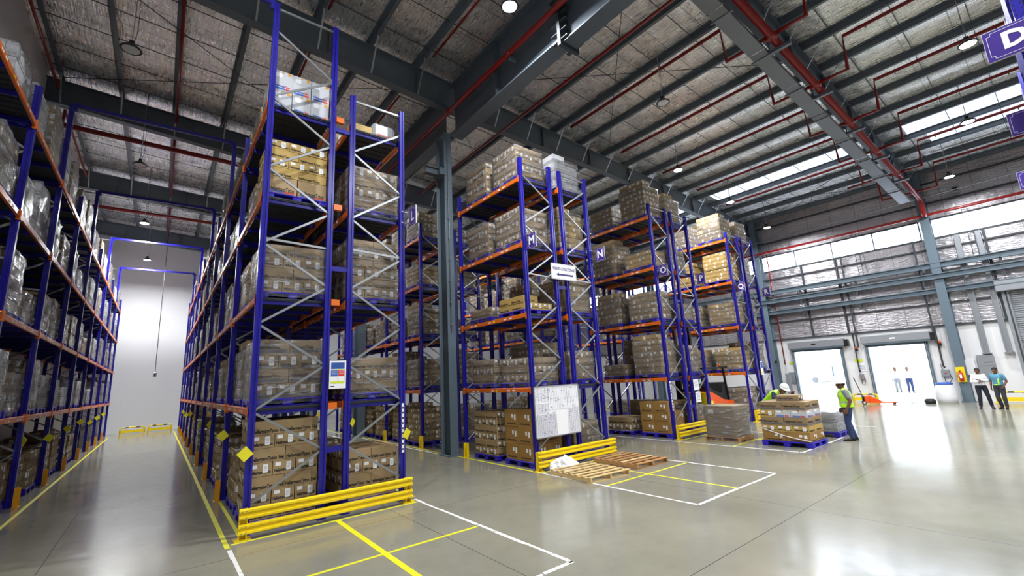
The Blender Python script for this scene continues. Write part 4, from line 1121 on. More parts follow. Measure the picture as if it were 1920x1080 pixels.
# ================================================================== FLOOR ITEMS
def wood_pallet(x, y, rz, label, mt, w=1.3, d=1.4):
    t = thing('wooden_pallet', label, 'pallet', (x, y, 0), rz); h = .125
    for k in range(3):
        b = MB(); yy = (-1+k)*(d/2-.03); b.box(-w/2, w/2, yy-.025, yy+.025, .018, h-.018, mt, .004)
        b.build('stringer', t)
    n = 7
    for k in range(n):
        b = MB(); xx = -w/2+.05+(w-.1)*k/(n-1); b.box(xx-.048, xx+.048, -d/2, d/2, h-.018, h+.001+.001*(k % 2), mt if not (k == 2 and mt == 'wood_brown') else 'wood_pale', .003)
        for yy in (-(d/2-.03), 0, d/2-.03):
            for q in (-.02, .02): b.box(xx+q-.003, xx+q+.003, yy-.003, yy+.003, h, h+.0035, 'dark_steel')
        b.build('deck_board', t)
    for k in range(3):
        b = MB(); xx = (-1+k)*(w/2-.06); b.box(xx-.05, xx+.05, -d/2, d/2, 0, .017, mt); b.build('bottom_board', t)
    return t
wood_pallet(8.28, 7.8, math.radians(-4)+PI/2, 'pale empty wooden pallet on the floor before the yellow guard', 'wood_pale', 1.4, 1.28)
wood_pallet(10.02, 7.95, math.radians(-3)+PI/2, 'browner empty wooden pallet on the floor, farther from the camera', 'wood_brown', 1.5, 1.22)
# crumpled film scraps on the floor
b = MB(); rr = random.Random(5); n1, n2 = 30, 10
for i in range(n2+1):
    for j in range(n1):
        a = 2*PI*j/n1; r = (.34*math.cos(i/n2*PI/2))*(1+.35*noise.noise((math.cos(a)*2, math.sin(a)*2, i*.4))); z = .26*math.sin(i/n2*PI/2)*(1+.5*noise.noise((math.cos(a)*2.5, math.sin(a)*2.5, 3+i*.3)))
        b.v.append((r*1.25*math.cos(a)+.03*noise.noise((a*5, i, 0)), r*math.sin(a), max(0.002, z+.05*noise.noise((a*6, i*1.7, 5)))))
for i in range(n2):
    for j in range(n1):
        a = i*n1+j; c = i*n1+(j+1) % n1; b.face((a, c, c+n1, a+n1), 'film_white')
tag(b.build('plastic_scrap', None, (8.35, 8.72, 0)), 'crumpled clear plastic film heap behind the pale wooden pallet', 'plastic film')

# shrink-wrapped crate on a wooden pallet
wood_pallet(15.0, 7.72, math.radians(0), 'wooden pallet under the shrink-wrapped crate', 'wood_brown', 1.05, 1.12)
t = thing('wrapped_crate', 'tall plain brown crate in shiny film before the yellow guard', 'crate', (15.0, 7.72, .128))
b = MB(); b.box(-.47, .47, -.49, .49, 0, .93, 'dark_kraft', .01); b.box(-.48, .48, -.5, .5, .93, .97, 'kraft', .006); b.box(-.475, -.47, .2, .38, .72, .85, 'paper_label'); b.build('crate_body', t)
ob('plastic_film', film_mesh(.96, 1.0, .97, 1, 'thick_film', .03), t)
# blue pallet with mixed cartons in the middle of the floor
blue_pallet(14.95, 5.76, 0, 'blue plastic pallet under the mixed carton stack on the open floor', 1.15, 1.36, None, 0)
z = .155
lay = [('plain', 2, .26), ('gold', 3, .17), ('band', 2, .235), ('white', 3, .2), ('band', 2, .235)]
nmx = ['bottom', 'second', 'third', 'fourth', 'top']
for li, (kind, n_, h_) in enumerate(lay):
    for ix in range(2):
        for iy in range(n_):
            kk = kind if not (kind == 'white' and iy == n_-1) else 'gold'
            tag(ob('cardboard_carton', carton_mesh(kk, .53, 1.27/n_, h_), None, (14.95+(ix-.5)*.535+R_.uniform(-.01, .01), 5.76-.635+1.27/n_*(iy+.5), z)),
                '%s carton, %s course of the floor stack, %s row, %s along' % ({'plain': 'plain brown', 'gold': 'labelled golden', 'band': 'dark banded', 'white': 'white striped'}[kk], nmx[li], ['outer', 'inner'][ix], orn[iy]), 'carton', 'cartons stacked on the open floor pallet')
    z += h_
tag(ob('cardboard_carton', carton_mesh('band', .5, .6, .17), None, (14.95, 5.7, z+.001), (0, 0, .1)), 'single flat carton lying on top of the floor stack', 'carton')
# loose film strap across the front of that stack
b = MB(); b.tube([(14.39, 6.4, .5), (14.385, 6.15, .42), (14.38, 5.8, .31), (14.38, 5.4, .23), (14.37, 5.12, .19)], .012, 'film_white', 6)
b.build('plastic_strap'); tag(bpy.data.objects['plastic_strap'], 'loose white film strap sagging across the floor stack cartons', 'strap')
blue_pallet(17.4, 5.75, 0, 'blue plastic pallet hidden behind the floor stack', 1.2, 1.2, None)
t = tag(ob('carton_load', body_mesh('stacked_white', 1.12, 1.1, .62, 2), None, (17.4, 5.75, .155)), 'low wrapped white load behind the floor stack', 'carton load')
ob('plastic_film', film_mesh(1.12, 1.1, .62, 2, 'thick_film', .03), t)
# curled white sheet on the first tier of rack N
b = MB(); n_ = 14
for i in range(n_+1):
    a = -1+2*i/n_; zz = 2.62+.2*a*a; 
    for yy in (9.7, 10.4): b.v.append((9.6+.0*i+.45*(a+1)+.9, yy, zz))
for i in range(n_): b.face((i*2, i*2+1, i*2+3, i*2+2), 'sign_white', True)
me = b.mesh('foam_sheet'); o = ob('foam_sheet', me); md = o.modifiers.new('s', 'SOLIDIFY'); md.thickness = .02
o.location = (.0, 1.2, .0); tag(o, 'curled white foam sheet on the first beam tier near rack N', 'foam sheet')

# hoop guards
def hoop(x, y, rz, label, w=1.25, h=.42):
    t = thing('hoop_barrier', label, 'barrier', (x, y, 0), rz)
    b = MB(); r = .045; c = .14; P = [(-w/2, 0, 0), (-w/2, 0, h-c)] + [(-w/2+c-c*math.cos(a), 0, h-c+c*math.sin(a)) for a in (PI/8, PI/4, 3*PI/8)] + [(-w/2+c, 0, h), (w/2-c, 0, h)] + [(w/2-c+c*math.sin(a), 0, h-c+c*math.cos(a)) for a in (PI/8, PI/4, 3*PI/8)] + [(w/2, 0, h-c), (w/2, 0, 0)]
    b.tube(P, r, 'guard_yellow', 10); b.build('hoop_tube', t)
    b = MB(); b.box(-w/2+.04, w/2-.04, -.012, .012, .08, .26, 'guard_yellow'); b.build('kick_panel', t)
    for s in (-1, 1):
        b = MB(); b.box(s*w/2-.1, s*w/2+.1, -.1, .1, 0, .015, 'guard_yellow'); b.build('base_plate', t)
        b = MB(); b.tube([(s*w*.24-.1, 0, h), (s*w*.24+.1, 0, h)], .047, 'black_steel', 10, False); b.build('black_band', t)
hoop(-1.15, 39.9, 0, 'yellow hoop barrier at the end wall, beside the wall-side rack', 1.25)
hoop(.28, 39.95, 0, 'yellow hoop barrier at the end wall, beside the tall rack')
hoop(31.2, 8.0, PI/2, 'yellow hoop barrier between the two dock doors', 1.1)
hoop(31.3, 2.0, PI/2, 'yellow hoop barrier behind the two standing men', 1.9, .5)
# hanging pendant control in the dim aisle
t = thing('pendant_control', 'push-button control hanging on a long cable in the dim aisle', 'pendant control', (-.26, 36.4, 3.72))
b = MB(); b.box(-.09, .09, -.06, .06, -.16, .12, 'shutter_grey', .02); b.box(-.03, .03, -.07, -.06, -.1, .06, 'black_steel'); b.build('control_box', t)
b = MB(); b.tube([(0, 0, .12), (-.03, 0, 5), (-.05, 0, 9.6)], .018, 'black_rubber', 6); b.build('cable', t)

# ================================================================== DOCK WALL HARDWARE
for n_, (d, lb) in enumerate(zip(DOORS, ('farther', 'nearer'))):
    t = ob('door_%d' % (n_+1), None); t['kind'] = 'structure'
    b = MB()
    for y in (d[0]-.06, d[1]+.06):
        b.box(31.86, 32.02, y-.07, y+.07, 0, 3.1, 'column_blue_grey'); b.box(31.82, 31.86, y-.015, y+.015, 0, 3.1, 'shutter_grey')
    b.box(31.86, 32.02, d[0]-.12, d[1]+.12, 3.0, 3.12, 'column_blue_grey')
    b.build('door_frame', t)
    b = MB(); b.box(31.62, 31.99, d[0]-.32, d[1]+.2, 3.2, 3.62, 'shutter_grey', .03); b.box(31.66, 31.96, d[0]-.3, d[1]+.15, 3.12, 3.2, 'column_blue_grey')
    b.build('shutter_box', t)
    b = MB(); b.box(31.6, 31.625, (d[0]+d[1])/2-.12, (d[0]+d[1])/2+.12, 3.36, 3.44, 'ink_black' if n_ else 'paper_label'); b.build('maker_plate', t)
    b = MB(); b.box(31.68, 31.99, d[0]-.5, d[0]-.33, 3.15, 3.55, 'black_steel', .02); b.build('motor', t)
# big roller shutter at the frame edge
t = ob('door_3', None); t['kind'] = 'structure'
b = MB(); z = 0.0
while z < 5.2:
    b.prism([(31.9, z), (31.87, z+.03), (31.87, z+.07), (31.9, z+.1)], -3.0, 1.72, 'shutter_grey', 'y'); z += .1
b.build('shutter_curtain', t)
b = MB(); b.box(31.8, 32.0, 1.72, 1.95, 0, 5.3, 'shutter_grey'); b.box(31.78, 31.82, 1.78, 1.84, 0, 5.3, 'dark_steel'); b.build('door_frame', t)
b = MB(); b.box(31.5, 31.98, -3.2, 2.1, 5.2, 5.75, 'shutter_grey', .03); b.build('shutter_box', t)
def wall_box(name, y0, y1, z0, z1, label, cat, mt='shutter_grey', x=31.99, dp=.12, extra=None):
    t = thing(name, label, cat, (x, (y0+y1)/2, (z0+z1)/2)); w, h = abs(y1-y0)/2, (z1-z0)/2
    b = MB(); b.box(-dp, 0, -w, w, -h, h, mt, .008); b.build('housing', t)
    if extra: extra(t, w, h, dp)
    return t
def warn(t, w, h, dp):
    b = MB(); write(b, 'DOCK DOOR', '-X', (-dp-.003, 0, 0), h*.9, 'ink_black', w*1.6); b.build('lettering', t)
def warn2(t, w, h, dp): pass
def rows_txt(t, w, h, dp):
    b = MB()
    for k in range(5): b.box(-dp-.002, -dp, -w*.8, w*.8*(1 if k % 2 else .6), h*.7-h*.3*k-.008, h*.7-h*.3*k+.008, 'ink_violet')
    b.build('printed_lines', t)
wall_box('warning_sign', 11.55, 11.85, 2.24, 2.4, 'lime sign on the white wall beside the door nearest the racks', 'sign', 'sign_lime', 31.99, .012)
wall_box('warning_sign', 8.0, 8.36, 2.2, 2.36, 'lime sign on the wall pier between the two dock doors', 'sign', 'sign_lime', 31.99, .012)
wall_box('wall_notice', 7.86, 8.32, 1.66, 2.05, 'white printed notice under the lime sign between the dock doors', 'notice', 'sign_white', 31.99, .01, rows_txt)
def dial(t, w, h, dp):
    b = MB(); b.lathe([(.03, 0), (.03, .02), (.01, .03)], 'ink_red', 10); o = b.build('red_button', t, (-dp, 0, 0), (0, -PI/2, 0))
    b = MB(); b.tube([(-.04, w*.5, -h), (-.05, w*.6, -h-.25), (-.05, -w*.5, -h-.3), (-.05, -w*1.3, -h-.1), (-.04, -w*.9, -h*.2)], .014, 'black_rubber', 6); b.build('hose', t)
    b = MB(); b.tube([(-.05, w*.6, h), (-.06, w*.8, h+.3)], .012, 'black_rubber', 6); b.build('cable', t)
wall_box('dock_control_box', 8.05, 8.25, 1.2, 1.5, 'grey dock control box with hoses between the two dock doors', 'control box', 'shutter_grey', 31.99, .14, dial)
wall_box('dock_control_box', 4.45, 4.75, 1.25, 1.6, 'grey dock control box with hoses next to the big bright door', 'control box', 'shutter_grey', 31.99, .14, dial)
wall_box('dock_control_box', 11.6, 11.95, 1.1, 1.75, 'grey control box by the thin red drop pipe', 'control box', 'shutter_grey', 31.99, .14)
for y, lb in ((8.32, 'orange beacon high between the two dock doors'), (4.72, 'orange beacon high beside the big bright door')):
    t = thing('warning_beacon', lb, 'beacon', (31.85, y-.18, 2.95))
    b = MB(); b.box(-.05, .1, -.06, .06, -.12, .0, 'black_steel'); b.build('beacon_base', t)
    b = MB(); b.lathe([(.05, 0), (.055, .08), (.04, .13), (.01, .15)], 'forklift_orange', 12); b.build('beacon_lens', t)
for y, lb, zb in ((8.2, 'black cable conduit from the cladding down between the dock doors', 1.65), (4.62, 'black cable conduit from the cladding down beside the big bright door', 1.7)):
    b = MB(); b.tube([(31.9, y, 3.9), (31.9, y, zb+.1), (31.88, y-.05, zb)], .035, 'black_rubber', 8); tag(b.build('cable_conduit'), lb, 'conduit')
def panel_text(t, w, h, dp):
    b = MB(); b.box(-dp-.004, -dp, -w*.75, w*.2, h*.28, h*.36, 'ink_grey'); b.box(-dp-.004, -dp, -w*.9, w*.9, -.01, .0, 'ink_grey'); b.build('door_markings', t)
wall_box('electrical_cabinet', 2.75, 3.35, 1.2, 2.25, 'grey electrical cabinet on the white wall behind the two standing men', 'cabinet', 'shutter_grey', 31.98, .22, panel_text)
wall_box('wall_panel', 3.45, 3.8, 1.3, 2.05, 'white wall panel beside the blue-grey column behind the men', 'panel', 'sign_white', 31.98, .1)
wall_box('cardboard_cutout', 11.75, 12.05, .0, 1.7, 'leaning grey panel under the thin red drop pipe', 'panel', 'shutter_grey', 31.6, .06)
# small camera on the corner column and speaker under the roof
t = thing('security_camera', 'round dark camera on the column by the rack signed R', 'camera', (31.3, 12.35, 2.45)); b = MB(); b.lathe([(.09, 0), (.1, .04), (.07, .1), (.03, .12)], 'black_steel', 12); b.build('camera_body', t, (0, 0, 0), (0, -PI/2, 0)); b = MB(); b.box(0, .2, -.02, .02, -.02, .02, 'shutter_grey'); b.build('camera_bracket', t)
t = thing('wall_speaker', 'small square speaker on the upper cladding above the bright windows', 'speaker', (31.8, 2.55, 10.75)); b = MB(); b.box(-.12, .12, -.16, .16, -.16, .16, 'shutter_grey', .02); b.build('speaker_box', t); b = MB(); b.box(-.13, -.12, -.09, .09, -.09, .09, 'black_steel'); b.build('speaker_grille', t)
for y, lb in ((7.1, 'black ladder-type cable rack crossing the bright dock window'), (2.4, 'black ladder-type cable rack on the window beyond the dock column')):
    t = thing('cable_ladder', lb, 'cable ladder', (31.58, y, 0))
    for s in (-.1, .1):
        b = MB(); b.box(-.015, .015, s-.012, s+.012, 7.11, 9.6, 'dark_steel'); b.build('side_rail', t)
    for k in range(16):
        b = MB(); b.box(-.01, .01, -.1, .1, 7.3+.15*k-.008, 7.3+.15*k+.008, 'dark_steel'); b.build('rung', t)
# fire extinguisher sign and extinguisher on the column
t = thing('fire_extinguisher', 'red fire extinguisher on a yellow plate, on the blue-grey dock column', 'fire extinguisher', (31.38, 3.98, 1.3))
b = MB(); b.box(.0, .04, -.16, .16, -.32, .42, 'guard_yellow'); b.build('wall_plate', t)
b = MB(); b.lathe([(.05, -.26), (.085, -.24), (.085, .1), (.05, .17), (.02, .2)], 'ink_red', 14, (-.09, 0, 0)); b.build('cylinder_body', t)
b = MB(); b.box(-.12, -.06, -.02, .02, .2, .25, 'black_steel'); b.tube([(-.09, .02, .22), (-.1, .12, .15), (-.1, .13, -.1)], .012, 'black_rubber', 6); b.build('valve_hose', t)
b = MB(); b.box(-.178, -.172, -.04, .04, -.12, .06, 'paper_label'); b.build('label_plate', t)
# cluttered bag with white film between the door and the column
b = MB(); b.lathe([(.38, 0), (.42, .25), (.4, .6), (.34, .85), (.3, .95)], 'wall_grey', 14, (30.95, 4.62, 0)); b.lathe([(.3, .0), (.34, .06), (.3, .14)], 'ink_blue', 14, (30.95, 4.62, .86))
tag(b.build('waste_sack'), 'pale waste sack with a blue band beside the dock column', 'sack')
b = MB(); b.lathe([(.2, 0), (.24, .12), (.16, .24)], 'black_rubber', 12, (30.5, 5.2, 0)); tag(b.build('rubber_bundle'), 'low black bundle on the floor next to the pale waste sack', 'bundle')
# hand pallet truck
t = thing('pallet_truck', 'orange hand pallet truck with black handle, behind the standing worker', 'pallet truck', (29.6, 7.6, 0), math.radians(-70))
for s in (-1, 1):
    b = MB(); b.box(.1, 1.25, s*.2-.08, s*.2+.08, .07, .12, 'forklift_orange', .01); b.build('fork', t)
    b = MB(); b.lathe([(.04, -.03), (.04, .03)], 'black_rubber', 10, (0, 0, 0)); b.build('fork_roller', t, (1.15, s*.2, .04), (PI/2, 0, 0))
    b = MB(); b.lathe([(.1, -.03), (.1, .03)], 'black_rubber', 14, (0, 0, 0)); b.lathe([(.055, -.034), (.055, .034)], 'paper_label', 12); b.build('wheel', t, (-.08, s*.13, .1), (PI/2, 0, 0))
b = MB(); b.box(-.06, .14, -.26, .26, .1, .42, 'forklift_orange', .03); b.prism([(.1, .1), (.75, .1), (.12, .48)], -.1, .1, 'forklift_orange', 'y'); b.build('body', t)
b = MB(); b.tube([(-.08, 0, .15), (-.1, 0, .45)], .06, 'black_steel', 10); b.build('pump', t)
b = MB(); b.tube([(-.1, 0, .4), (-.3, 0, 1.25)], .02, 'black_steel', 8); b.tube([(-.3, 0, 1.2), (-.31, .11, 1.28), (-.33, .11, 1.38), (-.335, 0, 1.4), (-.33, -.11, 1.38), (-.31, -.11, 1.28), (-.3, 0, 1.2)], .014, 'black_steel', 8); b.build('handle', t)

# ================================================================== FORKLIFT
t = thing('reach_forklift', 'orange forklift with tall black mast in the aisle before rack Q', 'forklift', (0, 10.35, 0))
for s in (-.42, .42):
    b = MB(); b.box(17.12, 17.3, s-.06, s+.06, .1, 3.2, 'black_steel'); b.build('outer_mast', t)
    b = MB(); b.box(17.2, 17.34, s*.82-.045, s*.82+.045, .3, 5.0, 'black_steel'); b.build('inner_mast', t)
    b = MB(); b.tube([(17.4, s*.35, .4), (17.4, s*.35, 4.8)], .022, 'black_steel', 6); b.build('lift_chain', t)
    b = MB(); b.tube([(17.46, s*.6, .2), (17.46, s*.6, 3.3)], .05, 'black_steel', 10); b.build('lift_cylinder', t)
    b = MB(); b.box(16.2, 17.1, s*.6-.05, s*.6+.05, 2.12, 2.16, 'black_steel'); b.box(17.06, 17.1, s*.6-.05, s*.6+.05, 2.12, 2.7, 'black_steel'); b.build('fork', t)
    b = MB(); b.box(16.75, 18.0, s*1.25-.06, s*1.25+.06, .06, .2, 'black_steel'); b.build('support_leg', t)
    b = MB(); b.lathe([(.13, -.05), (.14, 0), (.13, .05)], 'black_rubber', 16); b.build('wheel', t, (16.95, s*1.25, .13+.01), (PI/2, 0, 0))
for z in (.3, 1.4, 2.5, 3.15):
    b = MB(); b.box(17.14, 17.28, -.42, .42, z, z+.12, 'black_steel'); b.build('mast_crossbar', t)
b = MB(); b.box(17.2, 17.33, -.34, .34, 4.86, 4.98, 'black_steel'); b.build('mast_crossbar', t)
b = MB(); b.box(17.1, 17.16, -.36, .36, 2.2, 2.6, 'black_steel'); b.box(17.1, 17.14, -.4, .4, 2.6, 3.3, 'black_steel'); b.build('fork_carriage', t)
b = MB(); b.prism([(17.6, .12), (19.75, .12), (19.75, .9), (19.3, .95), (18.9, 1.0), (17.95, 1.36), (17.6, 1.36)], -.6, .6, 'forklift_orange', 'y'); b.build('body', t)
b = MB(); b.box(17.55, 19.8, -.62, .62, .1, .28, 'black_steel', .02); b.box(17.52, 17.6, -.6, .6, .12, 1.34, 'guard_yellow'); b.build('skirt', t)
b = MB(); b.prism([(17.95, 1.37), (18.4, 1.2), (18.95, 1.01), (19.6, .93), (19.6, 1.45), (19.3, 1.7), (19.1, 1.65), (19.0, 1.25), (18.3, 1.42), (17.95, 1.6)], -.5, .5, 'black_rubber', 'y'); b.build('seat', t)
b = MB(); b.tube([(18.1, -.2, 1.2), (18.3, -.2, 1.55)], .03, 'black_steel', 8); b.lathe([(.13, 0), (.15, .01), (.15, .03), (.13, .04)], 'black_rubber', 16, (18.3, -.2, 1.55)); b.build('steering_wheel', t)
for s in (-.52, .52):
    for xx, xt in ((17.85, 17.8), (19.5, 19.3)):
        b = MB(); b.bar((xx, s, .85), (xt, s, 2.3), .07, .07, 'black_steel'); b.build('guard_pillar', t)
b = MB(); b.box(17.7, 19.6, -.58, -.5, 2.28, 2.36, 'black_steel'); b.box(17.7, 19.6, .5, .58, 2.28, 2.36, 'black_steel')
for k in range(9): b.box(17.7+.23*k, 17.75+.23*k, -.5, .5, 2.3, 2.35, 'black_steel')
b.build('overhead_guard', t)
b = MB(); b.lathe([(.05, 0), (.05, .07), (.02, .1)], 'forklift_orange', 10, (19.3, -.4, 2.37)); b.build('beacon', t)
b = MB(); b.lathe([(.17, -.06), (.18, 0), (.17, .06)], 'black_rubber', 18); b.build('wheel', t, (19.4, -.45, .18), (PI/2, 0, 0))
b = MB(); b.box(19.0, 19.25, -.615, -.6, .45, .7, 'paper_label'); b.build('data_plate', t)
b = MB(); b.box(17.75, 18.0, -.615, -.6, .75, 1.0, 'tag_yellow'); b.build('warning_plate', t)

# ================================================================== PEOPLE
def eval_mesh(o, name):
    dg = bpy.context.evaluated_depsgraph_get(); me = bpy.data.meshes.new_from_object(o.evaluated_get(dg)); me.name = name
    old = o.data; bpy.data.objects.remove(o); return me
def limb(mb, pts, rad, mt, seg=12):
    """rounded tapering chain through the joints"""
    P = [Vector(p) for p in pts]; Q = []; rr = []
    d0 = (P[0]-P[1]).normalized(); d1 = (P[-1]-P[-2]).normalized()
    for f, g_ in ((1.0, .25), (.7, .72), (.3, .96)): Q.append(P[0]+d0*rad[0]*f); rr.append(rad[0]*g_)
    for k, p in enumerate(P):
        Q.append(p); rr.append(rad[k])
        if k < len(P)-1: Q.append(p.lerp(P[k+1], .35)); rr.append(rad[k]*.6+rad[k+1]*.4+.003); Q.append(p.lerp(P[k+1], .7)); rr.append(rad[k]*.25+rad[k+1]*.75)
    for f, g_ in ((.3, .96), (.7, .72), (1.0, .25)): Q.append(P[-1]+d1*rad[-1]*f); rr.append(rad[-1]*g_)
    mb.tube(Q, rr, mt, seg)
def trunk(mb, cs, dims, mt, seg=24):
    C = [Vector(c) for c in cs]; i = len(mb.v); n = len(C)
    for k, c in enumerate(C):
        d = (C[min(k+1, n-1)]-C[max(k-1, 0)]).normalized(); y = Vector((0, 1, 0)); fw = y.cross(d).normalized()
        for q in range(seg):
            u = 2*PI*q/seg; cu, su = math.cos(u), math.sin(u); e = .85
            mb.v.append(tuple(c + fw*dims[k][0]*math.copysign(abs(cu)**e, cu) + y*dims[k][1]*math.copysign(abs(su)**e, su)))
    for k in range(n-1):
        for q in range(seg): a = i+k*seg+q; e = i+k*seg+(q+1) % seg; mb.face((a, e, e+seg, a+seg), mt, True)
    mb.face([i+seg-1-q for q in range(seg)], mt); mb.face([i+(n-1)*seg+q for q in range(seg)], mt)
def fuse(mb, mt, voxel, it, name):
    """one continuous skin around overlapping volumes"""
    me = mb.mesh(name); o = bpy.data.objects.new('tmpf', me); col.objects.link(o)
    rm = o.modifiers.new('r', 'REMESH'); rm.mode = 'VOXEL'; rm.voxel_size = voxel; rm.use_smooth_shade = True
    sm = o.modifiers.new('sm', 'SMOOTH'); sm.iterations = it; sm.factor = .5
    me = eval_mesh(o, name); me.materials.clear(); me.materials.append(MATS[mt]); return me
def head_geo(c, yaw, pitch):
    """head with brow, nose, chin and ears around centre c; faces +x before turning"""
    b = MB(); prof = [(-.125, .03, .028, .035), (-.115, .05, .04, .03), (-.09, .066, .054, .015), (-.06, .08, .066, .006), (-.02, .092, .074, 0), (.02, .097, .078, -.004), (.06, .094, .076, -.008), (.09, .08, .066, -.01), (.115, .052, .044, -.012), (.125, .02, .018, -.012)]
    n = 20; T = Matrix.Translation(c) @ Matrix.Rotation(yaw, 4, 'Z') @ Matrix.Rotation(pitch, 4, 'Y')
    for z, rx, ry, ox in prof:
        for q in range(n):
            a = 2*PI*q/n; x = rx*math.cos(a)+ox; y = ry*math.sin(a)
            if q == 0 and -.07 < z < .03: x += {-.06: .006, -.02: .028}.get(z, .006)
            if q in (1, n-1) and z == .02: x -= .008
            b.v.append(tuple(T @ Vector((x, y, z))))
    for r in range(len(prof)-1):
        for q in range(n):
            a = r*n+q; e = r*n+(q+1) % n; b.face((a, e, e+n, a+n), 'skin', True)
    b.face([n-1-q for q in range(n)], 'skin'); b.face([(len(prof)-1)*n+q for q in range(n)], 'skin')
    for s in (-1, 1):
        i = len(b.v)
        for (x, z) in ((-.02, .03), (.012, .03), (.016, 0), (.0, -.035), (-.022, -.01)):
            for yy in (.07, .09): b.v.append(tuple(T @ Vector((x, s*yy, z-.005))))
        for k in range(5): b.face((i+2*k, i+2*((k+1) % 5), i+2*((k+1) % 5)+1, i+2*k+1), 'skin', True)
        b.face([i+2*k for k in range(5)], 'skin'); b.face([i+2*k+1 for k in range(5)], 'skin')
    return b, T
def hand(mb, w, e, side, curl=.5):
    """palm, four separate fingers of unequal length and a thumb leaving the side of the palm"""
    W = Vector(w); d = (W-Vector(e)).normalized(); up = Vector((1, 0, 0)) if abs(d.x) < .8 else Vector((0, 0, 1))
    r = (up - d*up.dot(d)).normalized(); nrm = d.cross(r).normalized()*side
    for o in (-.022, -.007, .008, .022): limb(mb, [W-d*.005+r*o*.6, W+d*.085+r*o], [.016, .015], 'skin', 8)
    for k, (o, L_) in enumerate(((-.034, .055), (-.012, .07), (.012, .075), (.035, .066))):
        a = W + d*.085 + r*o; m_ = a + (d+nrm*curl*.4).normalized()*L_*.5; t_ = m_ + (d*(1-curl)+nrm*curl).normalized()*L_*.55
        limb(mb, [a, m_, t_], [.0115, .0105, .009], 'skin', 8)
    a = W + d*.03 + r*.03; m_ = a + (d*.7 + r*.7 + nrm*.3).normalized()*.04; t_ = m_ + (d + r*.1 + nrm*.4).normalized()*.032
    limb(mb, [a, m_, t_], [.014, .0125, .01], 'skin', 8)
def person(label, loc, rz, J, shirt, trousers, sleeves='short', vest=None, helmet=False, yaw=0, pitch=0, sc=1.0, detail=True, group=None):
    D = dict(pel=(0, 0, .96), spi=(0, 0, 1.12), che=(.01, 0, 1.29), nb=(0, 0, 1.43), nk=(.01, 0, 1.49), hd=(.025, 0, 1.6),
             ls=(0, .175, 1.39), le=(-.03, .23, 1.12), lw=(.03, .24, .88), rs=(0, -.175, 1.39), re=(-.03, -.23, 1.12), rw=(.03, -.24, .88),
             lh=(0, .09, .9), lk=(.025, .1, .5), la=(-.02, .11, .09), lt=(.13, .13, .035), rh=(0, -.09, .9), rk=(.025, -.1, .5), ra=(-.02, -.11, .09), rt=(.13, -.13, .035))
    D.update(J)
    t = thing('person', label, 'person', loc, rz, group); t.scale = sc if isinstance(sc, tuple) else (sc, sc, sc)
    # body
    V_ = lambda k: Vector(D[k]); mid = lambda a, c, f: V_(a).lerp(V_(c), f)
    vx = .009 if detail else .016
    hb, T = head_geo(V_('hd'), yaw, pitch)
    trunk(hb, [mid('pel', 'spi', -.5), D['pel'], D['spi'], D['che'], mid('che', 'nb', .6), D['nb']], [(.08, .13), (.1, .15), (.095, .135), (.11, .155), (.09, .13), (.055, .06)], 'skin')
    limb(hb, [D['nb'], D['nk'], V_('hd')+Vector((-.012, 0, -.05))], [.06, .054, .055], 'skin')
    for s in 'lr':
        sg = 1 if s == 'l' else -1
        limb(hb, [D[s+'s'], D[s+'e'], D[s+'w']], [.052, .042, .028], 'skin'); hand(hb, D[s+'w'], D[s+'e'], sg, .5 if detail else .3)
        limb(hb, [D[s+'h'], D[s+'k'], D[s+'a']], [.08, .055, .038], 'skin'); limb(hb, [D[s+'a'], D[s+'t']], [.035, .03], 'skin')
    ob('body', fuse(hb, 'skin', vx, 2, 'person_body'), t)
    # trousers
    c = MB(); trunk(c, [mid('pel', 'spi', .45), D['pel'], mid('pel', 'spi', -.3), mid('pel', 'spi', -.7)], [(.118, .152), (.128, .172), (.122, .165), (.09, .12)], trousers)
    for s in 'lr': limb(c, [V_(s+'h'), V_(s+'k'), V_(s+'a')+Vector((0, 0, .02))], [.1, .073, .06], trousers, 14)
    ob('trousers', fuse(c, trousers, .012, 4, 'trousers'), t)
    # shirt
    c = MB(); trunk(c, [mid('pel', 'spi', .15), D['spi'], D['che'], mid('che', 'nb', .55), mid('che', 'nb', .85), mid('nb', 'nk', .2)], [(.135, .168), (.128, .156), (.136, .178), (.118, .165), (.088, .115), (.062, .064)], shirt)
    for s in 'lr':
        if sleeves == 'long': limb(c, [V_(s+'s').lerp(V_('nb'), .12), D[s+'e'], mid(s+'e', s+'w', .9)], [.078, .056, .04], shirt, 14)
        else: limb(c, [V_(s+'s').lerp(V_('nb'), .12), mid(s+'s', s+'e', .62)], [.078, .066], shirt, 14)
    ob('shirt', fuse(c, shirt, .012, 3, 'shirt'), t)
    if vest:
        c = MB(); trunk(c, [mid('pel', 'spi', -.1), D['spi'], D['che'], mid('che', 'nb', .55), mid('che', 'nb', .9)], [(.158, .19), (.15, .178), (.158, .196), (.138, .182), (.105, .125)], 'hi_vis')
        for s in 'lr': limb(c, [V_('nb').lerp(V_(s+'s'), .45), V_('nb').lerp(V_(s+'s'), .8)], [.085, .085], 'hi_vis', 14)
        vm = fuse(c, 'hi_vis', .012, 3, 'vest')
        vm.materials.append(MATS['reflective_tape']); a = V_('pel'); ax = (V_('nb')-a).normalized()
        for p in vm.polygons:
            h = (p.center-a).dot(ax); cy = abs(p.center.y)
            if .1 < h < .155 or (h > .17 and .085 < cy < .125): p.material_index = 1
        ob('safety_vest', vm, t)
